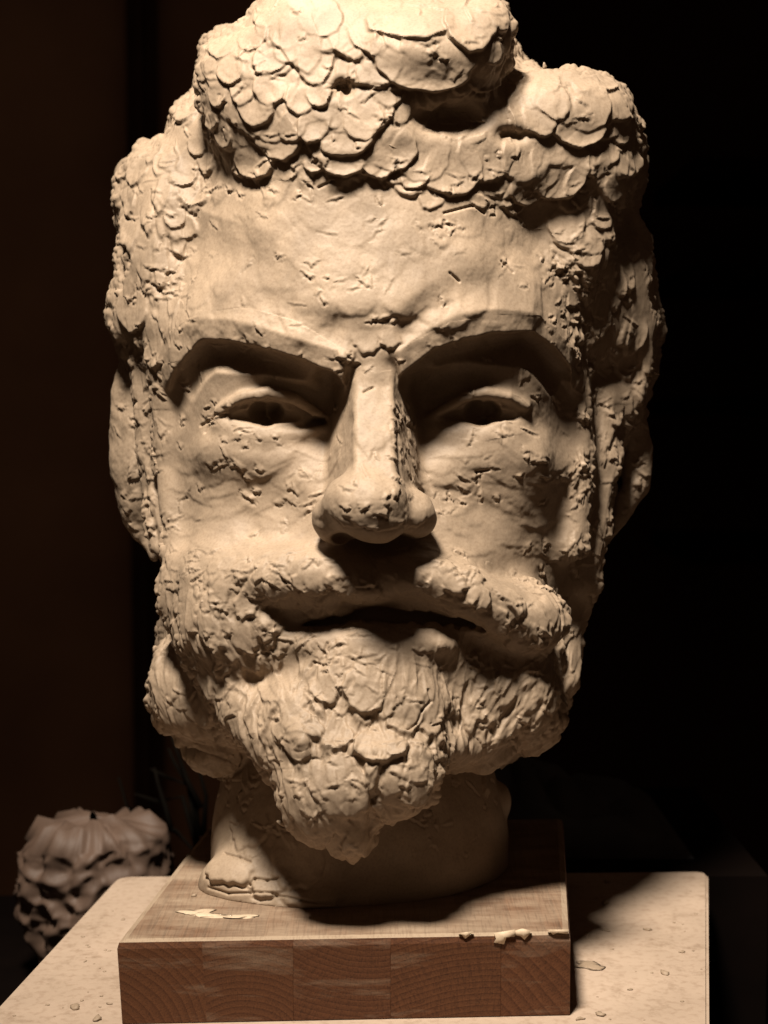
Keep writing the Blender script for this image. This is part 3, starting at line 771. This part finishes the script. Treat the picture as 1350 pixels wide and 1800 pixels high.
# ------------------------------------------------------------------ wooden block: glued staves with end grain to the front
A_ = on_plane(205, 1655, H_BLOCK); B_ = on_plane(1003, 1641, H_BLOCK); D_ = on_plane(365, 1452, H_BLOCK); C_ = on_plane(990, 1439, H_BLOCK)
ZB = TABLE_Z + 0.0004
def wood_mat(name, cx, cz, tone, freq=520.0, seed=0.0):
    m, t, b = nt(name)
    tc = node(t, 'ShaderNodeTexCoord'); geo = node(t, 'ShaderNodeNewGeometry')
    sep = node(t, 'ShaderNodeSeparateXYZ'); t.links.new(tc.outputs['Object'], sep.inputs[0])
    nz_ = node(t, 'ShaderNodeTexNoise', i_Scale=22.0, i_Detail=2.0); mp = node(t, 'ShaderNodeMapping'); mp.inputs['Scale'].default_value = (1, .12, 1)
    mp.inputs['Location'].default_value = (seed, seed, seed)
    t.links.new(tc.outputs['Object'], mp.inputs[0]); t.links.new(mp.outputs[0], nz_.inputs['Vector'])
    w = mathn(t, 'MULTIPLY', mathn(t, 'SUBTRACT', nz_.outputs[0], .5), .012)
    dx = mathn(t, 'ADD', mathn(t, 'SUBTRACT', sep.outputs[0], cx), w); dz = mathn(t, 'SUBTRACT', sep.outputs[2], cz)
    rr = mathn(t, 'SQRT', mathn(t, 'ADD', mathn(t, 'MULTIPLY', dx, dx), mathn(t, 'MULTIPLY', dz, dz)))
    rings = mathn(t, 'FRACT', mathn(t, 'MULTIPLY', rr, freq))
    r1 = ramp(t, rings, [(0.0, (1, 1, 1)), (0.65, (.80, .78, .76)), (0.9, (.62, .57, .54)), (1.0, (.95, .95, .95))])
    ang = mathn(t, 'ARCTAN2', dz, dx)
    cmb = node(t, 'ShaderNodeCombineXYZ'); t.links.new(mathn(t, 'MULTIPLY', ang, 160.0), cmb.inputs[0]); t.links.new(mathn(t, 'MULTIPLY', rr, 120.0), cmb.inputs[1])
    rays = node(t, 'ShaderNodeTexNoise', i_Scale=1.0, i_Detail=1.0); t.links.new(cmb.outputs[0], rays.inputs['Vector'])
    r2 = ramp(t, rays.outputs[0], [(0.35, (.72, .70, .68)), (0.6, (1, 1, 1))])
    pores = node(t, 'ShaderNodeTexNoise', i_Scale=1500.0, i_Detail=2.0); mp2 = node(t, 'ShaderNodeMapping'); mp2.inputs['Scale'].default_value = (1, .05, 1)
    t.links.new(tc.outputs['Object'], mp2.inputs[0]); t.links.new(mp2.outputs[0], pores.inputs['Vector'])
    r3 = ramp(t, pores.outputs[0], [(0.36, (.62, .58, .55)), (0.5, (1, 1, 1))])
    c = mixc(t, 1.0, (*tone, 1), r1.outputs[0], 'MULTIPLY'); c = mixc(t, .8, c, r2.outputs[0], 'MULTIPLY'); c = mixc(t, .8, c, r3.outputs[0], 'MULTIPLY')
    # dried clay slip: on the top, along the arris, and wiped over the front
    sn = node(t, 'ShaderNodeSeparateXYZ'); t.links.new(geo.outputs['True Normal'], sn.inputs[0])
    top = mathn(t, 'GREATER_THAN', sn.outputs[2], .35); cham = mathn(t, 'MULTIPLY', top, mathn(t, 'LESS_THAN', sn.outputs[2], .97))
    s1 = node(t, 'ShaderNodeTexNoise', i_Scale=26.0, i_Detail=6.0, i_Roughness=.7); mp3 = node(t, 'ShaderNodeMapping'); mp3.inputs['Scale'].default_value = (.5, 1.6, 1.6)
    t.links.new(tc.outputs['Object'], mp3.inputs[0]); t.links.new(mp3.outputs[0], s1.inputs['Vector'])
    s2 = node(t, 'ShaderNodeTexNoise', i_Scale=30.0, i_Detail=5.0, i_Roughness=.65); mp4 = node(t, 'ShaderNodeMapping')
    mp4.inputs['Rotation'].default_value = (0, math.radians(38), 0); mp4.inputs['Scale'].default_value = (.5, 1, 3.2); mp4.inputs['Location'].default_value = (seed * 2, 0, 0)
    t.links.new(tc.outputs['Object'], mp4.inputs[0]); t.links.new(mp4.outputs[0], s2.inputs['Vector'])
    m_top = ramp(t, s1.outputs[0], [(0.36, (.25, .25, .25)), (0.62, (.9, .9, .9))]); m_fr = ramp(t, s2.outputs[0], [(0.52, (0.0, .0, .0)), (0.68, (.36, .36, .36))])
    m_ch = ramp(t, s1.outputs[0], [(0.3, (.55, .55, .55)), (0.5, (1, 1, 1))])
    mk = mixc(t, top, m_fr.outputs[0], m_top.outputs[0]); mk = mixc(t, cham, mk, m_ch.outputs[0])
    mk = mathn(t, 'MULTIPLY', mk, mathn(t, 'ADD', .55, mathn(t, 'MULTIPLY', r3.outputs[0], .45)))
    c = mixc(t, mk, c, (.31, .235, .165, 1))
    t.links.new(c, b.inputs['Base Color']); b.inputs['Roughness'].default_value = .62; b.inputs['Specular IOR Level'].default_value = .3
    hh = mathn(t, 'ADD', mathn(t, 'MULTIPLY', r1.outputs[0], .4), mathn(t, 'ADD', mathn(t, 'MULTIPLY', r3.outputs[0], .3), mathn(t, 'MULTIPLY', s1.outputs[0], .5)))
    bp = node(t, 'ShaderNodeBump', i_Strength=.35, i_Distance=.0006); t.links.new(hh, bp.inputs['Height']); t.links.new(bp.outputs[0], b.inputs['Normal'])
    return m
blk = empty("wooden_block", ((A_[0] + B_[0]) / 2, (A_[1] + C_[1]) / 2, ZB), "square laminated wood block dusted with dried clay, under the bust", "wood block")
seams = [0, .185, .385, .60, .845, 1.0]
OR = np.array(blk.location)
for i in range(5):
    u0, u1 = seams[i], seams[i + 1]
    f0 = A_ + (B_ - A_) * u0; f1 = A_ + (B_ - A_) * u1; b0 = D_ + (C_ - D_) * u0; b1 = D_ + (C_ - D_) * u1
    dep = (b0 - f0); ins_ = dep / np.linalg.norm(dep)
    g_ = 0.00002 if i else 0
    x_ = (f1 - f0) / np.linalg.norm(f1 - f0); f0 = f0 + x_ * g_; b0 = b0 + x_ * g_
    f0 = f0 + ins_ * rng.uniform(0, .00015); 
    zt = f0[2]; slant = np.array([0.0, 0, 0])
    bm = bmesh.new(); vs = []
    for p, z in ((f0, ZB), (f1, ZB), (b1, ZB), (b0, ZB), (f0, zt), (f1, zt), (b1, zt), (b0, zt)):
        q = p - OR; xx = 0.0
        if i == 0 and z == ZB: q = q + x_ * 0.0019
        vs.append(bm.verts.new((q[0], q[1], z - OR[2] - (0.0 if z == ZB else rng.uniform(0, .00005)))))
    for f_ in ((0, 3, 2, 1), (4, 5, 6, 7), (0, 1, 5, 4), (1, 2, 6, 5), (2, 3, 7, 6), (3, 0, 4, 7)): bm.faces.new([vs[k] for k in f_])
    bm.edges.ensure_lookup_table()
    def E_(a, b): return bm.edges.get((vs[a], vs[b]))
    ed = [E_(4, 5)] + ([E_(5, 6)] if i == 4 else []) + ([E_(4, 7)] if i == 0 else [])
    bmesh.ops.bevel(bm, geom=ed, offset=.0032, segments=2, affect='EDGES', profile=.6)
    ed = [e for e in bm.edges if e.calc_length() > .02 and abs(e.verts[0].co.z - e.verts[1].co.z) > .015]
    bmesh.ops.bevel(bm, geom=ed, offset=.00012, segments=1, affect='EDGES')
    mid = (f0 + f1) / 2 - OR
    cc = [(-.03, -.012), (-.004, -.02), (.012, .07), (.018, -.09), (-.055, -.035)][i]
    tone = [(.110, .042, .016), (.107, .041, .016), (.105, .040, .016), (.107, .041, .016), (.118, .045, .018)][i]
    wm = wood_mat("wood_%d" % i, float(mid[0] + cc[0]), float(cc[1]), tone, [300, 380, 430, 400, 240][i], i * 3.7)
    o = bpy.data.objects.new("stave", mesh_bm("stave", bm, wm)); S.collection.objects.link(o); o.parent = blk

# smears of clay on the arris of the block
M_slip = clay_mat("clay_slip", (.52, .41, .29), .8)
def smear(pts, px0, label, seed, thick=2.2):
    """a flattened torn flap of clay: outline in seen coordinates around the arris"""
    bm = bmesh.new(); c = on_plane(px0[0], px0[1], H_BLOCK)
    top = []; bot = []
    fe = A_ + (B_ - A_) * ((px0[0] - 205) / 798.0); df = float(np.dot(fe / U - CAM, FWD)) - F
    for k, (x, y) in enumerate(pts):
        p = at(x, y, df - thick + rng.uniform(-.8, .8)); q = at(x, y, df + 8)
        top.append(bm.verts.new(Vector(p - c))); bot.append(bm.verts.new(Vector(q - c)))
    cf = bm.verts.new(Vector(at(sum(p[0] for p in pts) / len(pts), sum(p[1] for p in pts) / len(pts), df - thick - 2) - c))
    n_ = len(pts)
    for k in range(n_):
        bm.faces.new((top[k], top[(k + 1) % n_], cf)); bm.faces.new((top[(k + 1) % n_], top[k], bot[k], bot[(k + 1) % n_]))
    bmesh.ops.recalc_face_normals(bm, faces=bm.faces)
    o = link("clay_smear", mesh_bm("clay_smear", bm, M_slip, True)); o.location = c
    return tag(o, label, "clay smear")
smear([(868,1640),(905,1634),(905,1646),(890,1648),(886,1660),(868,1657),(872,1650)], (880,1640), "larger torn flap of pale clay hanging over the front edge of the block", 1)
smear([(905,1636),(918,1632),(934,1636),(930,1643),(922,1652),(916,1646),(906,1644)], (920,1638), "star shaped scrap of pale clay on the front edge of the block", 2)
smear([(806,1640),(832,1637),(826,1644),(818,1650),(812,1644)], (816,1640), "small pointed drip of clay on the block's front edge, left of the larger flap", 3)
smear([(962,1634),(1000,1634),(998,1642),(980,1640),(972,1643)], (980,1636), "flat patch of pale clay at the right front corner of the block", 4)
crumb(341, 1575, H_BLOCK, 5, "tiny pale clay crumb on the block, left of the neck", seed=3)
crumb(345, 1606, H_BLOCK, 16, "flat pale flake of clay on the block, front left of the neck", sq=(1.8, .9, .10), seed=5, rgh=1.0, mat=M_slip, name="clay_flake")
crumb(410, 1612, H_BLOCK, 15, "thin crumpled flake of clay on the block, in front of the neck", sq=(2.2, .7, .10), seed=6, rgh=1.0, mat=M_slip, name="clay_flake")

# ------------------------------------------------------------------ table top
def table_mat():
    m, t, b = nt("table_board")
    tc = node(t, 'ShaderNodeTexCoord'); co = tc.outputs['Object']
    n1 = node(t, 'ShaderNodeTexNoise', i_Scale=14.0, i_Detail=6.0, i_Roughness=.62); t.links.new(co, n1.inputs['Vector'])
    n2 = node(t, 'ShaderNodeTexNoise', i_Scale=260.0, i_Detail=3.0); t.links.new(co, n2.inputs['Vector'])
    n3 = node(t, 'ShaderNodeTexNoise', i_Scale=70.0, i_Detail=5.0, i_Roughness=.7); t.links.new(co, n3.inputs['Vector'])
    r1 = ramp(t, n1.outputs[0], [(0.3, (.33, .25, .185)), (0.7, (.43, .33, .25))])
    r2 = ramp(t, n3.outputs[0], [(0.28, (.70, .66, .62)), (0.46, (1, 1, 1))]); r3 = ramp(t, n2.outputs[0], [(0.32, (.85, .82, .8)), (.5, (1, 1, 1))])
    c = mixc(t, 1, r1.outputs[0], r2.outputs[0], 'MULTIPLY'); c = mixc(t, 1, c, r3.outputs[0], 'MULTIPLY')
    t.links.new(c, b.inputs['Base Color']); b.inputs['Roughness'].default_value = .6; b.inputs['Specular IOR Level'].default_value = .3
    h = mathn(t, 'ADD', mathn(t, 'MULTIPLY', n3.outputs[0], .6), mathn(t, 'MULTIPLY', n2.outputs[0], .3))
    bp = node(t, 'ShaderNodeBump', i_Strength=.4, i_Distance=.0012); t.links.new(h, bp.inputs['Height']); t.links.new(bp.outputs[0], b.inputs['Normal'])
    return m
M_table = table_mat()
TBL = [on_plane(x, y, H_TABLE) for x, y in ((207,1540),(1245,1531),(1247,1830),(-150,1925))]
TBL[2] = TBL[2] + (TBL[2] - TBL[1]) * .35; TBL[3] = TBL[3] + (TBL[3] - TBL[0]) * .1
tc_ = sum(TBL) / 4
out = []
for k in range(4):
    p, a, b = TBL[k], TBL[k - 1], TBL[(k + 1) % 4]
    ua = (a - p) / np.linalg.norm(a - p); ub = (b - p) / np.linalg.norm(b - p); r = .009
    for j in range(7):
        s = j / 6; out.append(p + ua * r * (1 - s) ** 2 + ub * r * s ** 2)
bm = bmesh.new(); vt = [bm.verts.new(Vector((p[0] - tc_[0], p[1] - tc_[1], 0))) for p in out]
f = bm.faces.new(vt)
if f.normal.z < 0: f.normal_flip()
bm.faces.ensure_lookup_table(); bm.normal_update()
ex = bmesh.ops.extrude_face_region(bm, geom=[bm.faces[0]])
for v in [g for g in ex['geom'] if isinstance(g, bmesh.types.BMVert)]: v.co.z -= .019
bmesh.ops.recalc_face_normals(bm, faces=bm.faces)
te = [e for e in bm.edges if abs(e.verts[0].co.z) < 1e-5 and abs(e.verts[1].co.z) < 1e-5]
bmesh.ops.bevel(bm, geom=te, offset=.0015, segments=2, affect='EDGES')
table = link("table_top", mesh_bm("table_top", bm, M_table)); table.location = (tc_[0], tc_[1], TABLE_Z)
tag(table, "pale clay-dusted board with rounded corners under the wooden block", "board")

CR = [(1140,1635,7,"dark clay crumb right of the block, highest on the board"),(1064,1588,8,"smeared clay crumb close to the block's right side, near the back of the board"),
      (1065,1636,6,"thin clay shaving beside the block's right side"),(1198,1674,5,"small crumb near the right rim of the board"),(1170,1712,8,"low pale clay pellet right of the block"),
      (1108,1740,4,"tiny grit of clay between the block and the low pale pellet"),(170,1793,9,"round clay pellet on the board at the lower left of the photo"),(192,1765,4,"tiny crumb just above the round pellet at the lower left"),
      (216,1617,4,"tiny crumb on the board left of the block, farthest back"),(1055,1784,8,"flat clay crumb at the lower right beside the block"),(1020,1792,6,"crumb touching the block's lower right corner"),
      (132,1772,9,"pale flake on the board, left of the round pellet"),(1066,1551,7,"dark smear crumb on the back right of the board"),(150,1690,3,"speck of clay on the left rim of the board")]
for k, (x, y, r, lb) in enumerate(CR):
    crumb(x, y, H_TABLE, r, lb, sq=(1.3, .8, .45), seed=10 + k, rz=k * 1.3)
for k in range(40):
    while True:
        x, y = (rng.uniform(1030, 1235), rng.uniform(1550, 1795)) if k % 2 else (rng.uniform(20, 200), rng.uniform(1600, 1795))
        if k % 2 or x > 205 - .88 * (y - 1545) + 16: break
    crumb(x, y, H_TABLE, rng.uniform(1.4, 3), "tiny clay grit scattered on the pale board beside the wooden block", sq=(1.2, .9, .5), seed=50 + k, cat="clay grit", group="clay grit scattered on the board", name="clay_grit")
# larger thin scraps lying by the right side of the block
crumb(1034, 1698, H_TABLE, 15, "long thin scrap of clay lying against the block's right side", sq=(1.5, 1.1, .09), seed=31, rgh=.8, name="clay_scrap", cat="clay scrap", z=1)
crumb(228, 1698, H_TABLE, 12, "thin dark shaving lying at the block's left side", sq=(1.6, .25, .2), seed=33, name="clay_shaving", cat="clay scrap")

# ------------------------------------------------------------------ things in the dark behind
def flat_mat(name, col, rough=.8, noise=0.0, sc=8.0):
    m, t, b = nt(name)
    tc = node(t, 'ShaderNodeTexCoord'); n1 = node(t, 'ShaderNodeTexNoise', i_Scale=sc, i_Detail=4.0); t.links.new(tc.outputs['Object'], n1.inputs['Vector'])
    r = ramp(t, n1.outputs[0], [(0.3, tuple(x * (1 - noise) for x in col)), (0.7, tuple(x * (1 + noise) for x in col))])
    t.links.new(r.outputs[0], b.inputs['Base Color']); b.inputs['Roughness'].default_value = rough; b.inputs['Specular IOR Level'].default_value = 0.04
    bp = node(t, 'ShaderNodeBump', i_Strength=.2, i_Distance=.002); t.links.new(n1.outputs[0], bp.inputs['Height']); t.links.new(bp.outputs[0], b.inputs['Normal'])
    return m
def box(name, lo, hi, mat, parent=None, bev=0.0):
    bm = bmesh.new(); bmesh.ops.create_cube(bm, size=1)
    c = [(a + b) / 2 for a, b in zip(lo, hi)]
    for v in bm.verts: v.co = Vector([v.co[k] * (hi[k] - lo[k]) for k in range(3)])
    if bev: bmesh.ops.bevel(bm, geom=bm.edges[:], offset=bev, segments=2, affect='EDGES')
    o = link(name, mesh_bm(name, bm, mat)); o.location = c
    if parent: o.parent = parent; o.location = Vector(c) - parent.location
    return o
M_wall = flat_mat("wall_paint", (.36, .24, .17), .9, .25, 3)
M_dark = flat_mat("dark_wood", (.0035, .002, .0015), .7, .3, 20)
WY = 2.35
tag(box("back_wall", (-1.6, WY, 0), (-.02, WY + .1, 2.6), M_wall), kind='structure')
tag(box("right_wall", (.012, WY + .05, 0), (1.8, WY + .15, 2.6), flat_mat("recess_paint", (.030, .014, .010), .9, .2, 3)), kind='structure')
p0 = at(236, 0, WY / U - F); p1 = at(288, 0, WY / U - F)
tag(box("door_post", (p0[0], WY - .06, 0), (p1[0], WY - .001, 2.6), flat_mat("post_paint", (.07, .045, .035), .9, .3, 6), bev=.02), "narrow dark upright post against the wall behind the left side of the head", "post")
shelf = empty("shelf_unit", (at(1240, 900, 6500)[0], WY - .2, 0), "dark shelving barely visible in the gloom at the right", "shelf")
for y in (330, 500, 715, 960):
    z = at(1200, y, 6500)[2]
    box("shelf_board", (.42, WY - .32, z - .012), (1.15, WY - .02, z + .012), M_dark, shelf, .002)
box("side_panel", (1.151, WY - .32, .0), (1.18, WY - .02, 2.2), M_dark, shelf, .002)

# rough clay vessel behind on the left
M_clay2 = clay_mat("dry_clay", (.10, .064, .046), .8)
def vessel():
    base = at(168, 1720, 1150); top = at(168, 1474, 1150); H = top[2] - base[2]
    nu, nv = 150, 70; P = np.zeros((nv, nu, 3))
    th = np.linspace(0, 2 * math.pi, nu, endpoint=False)
    for j in range(nv):
        s = j / (nv - 1)
        r = .018 + .027 * math.sin(min(1, .12 + s * 1.0) * 2.0) ** .8
        P[j, :, 0] = r * np.cos(th) * 1.05; P[j, :, 1] = r * np.sin(th) * .8; P[j, :, 2] = H * s
    Vv = P.reshape(-1, 3); s = np.repeat(np.linspace(0, 1, nv), nu)
    rad = Vv.copy(); rad[:, 2] = 0; rad /= np.linalg.norm(rad, axis=1, keepdims=True)
    ROT = np.array(Matrix.Rotation(.7, 3, 'X') @ Matrix.Rotation(.6, 3, 'Y')); Vr = Vv @ ROT.T
    rufl = np.abs(vnoise(Vv * np.array([1, 1, .6]), .020, 3)) * .006 - np.abs(vnoise(Vr, .013, 8)) * .008 - np.abs(vnoise(Vr, .006, 9)) * .0034
    Vv = Vv + rad * (rufl * (0.6 + 0.5 * s))[:, None]
    Vv[:, 2] += s ** 6 * (np.abs(vnoise(Vv * np.array([1, 1, .01]), .013, 12)) * .008 + Vv[:, 0] * .10)
    idx = np.arange(nv * nu).reshape(nv, nu)
    q = np.stack([idx[:-1], np.roll(idx[:-1], -1, 1), np.roll(idx[1:], -1, 1), idx[1:]], -1).reshape(-1, 4)
    # lid of folded scraps closes the top, a flat foot closes the bottom
    n0 = len(Vv); rings = [Vv]; prev = idx[-1]; qs = [q]; cnt_ = n0
    topc = Vv[idx[-1]].mean(0)
    for k, sc in enumerate((.8, .55, .3, .05)):
        rg = topc + (Vv[idx[-1]] - topc) * sc; rg[:, 2] = rg[:, 2] * .5 + topc[2] * .5 + .010 * (1 - sc) + np.abs(vnoise(rg, .010, 21)) * .012
        rings.append(rg); nid = np.arange(cnt_, cnt_ + nu); cnt_ += nu
        qs.append(np.stack([prev, np.roll(prev, -1), np.roll(nid, -1), nid], -1)); prev = nid
    rg = Vv[idx[0]] * np.array([.05, .05, 1]); rings.append(rg); nid = np.arange(cnt_, cnt_ + nu)
    qs.append(np.stack([np.roll(idx[0], -1), idx[0], nid, np.roll(nid, -1)], -1))
    me = mesh_np("clay_vessel", np.vstack(rings), np.vstack(qs), M_clay2)
    o = link("clay_vessel", me); o.location = base
    tag(o, "rough dried clay vessel with a ragged rim behind the board at lower left", "clay vessel")
    return base
vb = vessel()
bench = empty("work_bench", (vb[0], vb[1], 0), "dark bench standing behind the board, lost in shadow at the left", "bench")
box("bench_top", (vb[0] - .3, vb[1] - .12, vb[2] - .03), (vb[0] + .75, vb[1] + .16, vb[2]), M_dark, bench, .002)
for sx in (-.28, .7):
    for sy in (-.1, .11): box("leg", (vb[0] + sx, vb[1] + sy, 0), (vb[0] + sx + .04, vb[1] + sy + .04, vb[2] - .0305), M_dark, bench)

# dry twigs behind the vessel
def tube(bm, pts, r0, r1, ns=6):
    prev = None; n_ = len(pts)
    for k, p in enumerate(pts):
        p = Vector(p); d = (Vector(pts[min(k + 1, n_ - 1)]) - Vector(pts[max(k - 1, 0)])).normalized()
        a = d.orthogonal().normalized(); b = d.cross(a); r = r0 + (r1 - r0) * k / (n_ - 1)
        ring = [bm.verts.new(p + a * math.cos(6.2832 * j / ns) * r + b * math.sin(6.2832 * j / ns) * r) for j in range(ns)]
        if prev:
            for j in range(ns): bm.faces.new((prev[j], prev[(j + 1) % ns], ring[(j + 1) % ns], ring[j]))
        else: bm.faces.new(ring[::-1])
        prev = ring
    bm.faces.new(prev)
M_twig = flat_mat("twig_bark", (.004, .003, .002), .8, .3, 60)
tw_base = at(352, 1560, 1560)
tw = empty("dry_twigs", (tw_base[0], tw_base[1], vb[2]), "bundle of dark thorny twigs in the gloom between the vessel and the neck", "twigs")
TW = [[(352,1690),(345,1500),(310,1462),(262,1440),(222,1418),(206,1366)],[(350,1500),(322,1400),(280,1408),(236,1396)],[(345,1480),(330,1380),(296,1366),(262,1352)],
      [(350,1470),(345,1400),(310,1340),(296,1316)],[(300,1456),(290,1420),(278,1380),(270,1350)],[(352,1420),(330,1372),(316,1330),(300,1290)],[(268,1440),(240,1432),(214,1420)],[(356,1470),(362,1400),(350,1352)]]
for k, pl in enumerate(TW):
    bm = bmesh.new(); pts = [Vector(at(x + rng.normal(0, 1.5), y, 1560 + 14 * j - 12 * k)) - tw.location for j, (x, y) in enumerate(pl)]
    tube(bm, pts, .0022, .0009)
    o = bpy.data.objects.new("twig", mesh_bm("twig", bm, M_twig, True)); S.collection.objects.link(o); o.parent = tw

# folded cloth behind the block at the right
def cloth():
    a = on_plane(905, 1470, H_TABLE - 10)
    c0 = at(940, 1436, 1250); nu, nv = 90, 50
    X, Y = np.meshgrid(np.linspace(-.085, .085, nu), np.linspace(-.07, .07, nv), indexing='ij')
    P = np.stack([X.ravel(), Y.ravel(), np.zeros(X.size)], -1)
    z = .035 * np.exp(-((P[:, 0] + .045) ** 2 / .0016 + P[:, 1] ** 2 / .003)) + .012 * np.abs(vnoise(P * np.array([1, .35, 1]), .022, 4)) + .018 * np.exp(-(P[:, 0] ** 2 / .006))
    rim_ = np.minimum(1, 8 * np.minimum(1 - np.abs(P[:, 0]) / .085, 1 - np.abs(P[:, 1]) / .07)); P[:, 2] = z * np.clip(rim_, 0, 1) + .001
    Pb = P.copy(); Pb[:, 2] = np.minimum(P[:, 2] - .0015, 0) ; idx = np.arange(nu * nv).reshape(nu, nv); o2 = nu * nv
    q = [np.stack([idx[:-1, :-1], idx[1:, :-1], idx[1:, 1:], idx[:-1, 1:]], -1).reshape(-1, 4)]; q.append(q[0][:, ::-1] + o2)
    loop = np.concatenate([idx[:-1, 0], idx[-1, :-1], idx[:0:-1, -1], idx[0, :0:-1]]); nx_ = np.roll(loop, -1)
    q.append(np.stack([nx_, loop, loop + o2, nx_ + o2], -1))
    m = flat_mat("grey_cloth", (.07, .072, .08), .95, .2, 40)
    o = link("folded_cloth", mesh_np("folded_cloth", np.vstack([P, Pb]), np.vstack(q), m)); o.location = (c0[0], c0[1], vb[2] + .0)
    o.location.z = c0[2] - .006
    tag(o, "crumpled grey cloth in the shadow behind the right side of the block", "cloth")
    box("cloth_stand", (c0[0] - .12, c0[1] - .1, 0), (c0[0] + .12, c0[1] + .1, c0[2] - .0065), M_dark)
    tag(bpy.data.objects["cloth_stand"], "dark box under the grey cloth, hidden behind the board", "box")
cloth()
print("done", time.time() - T0)
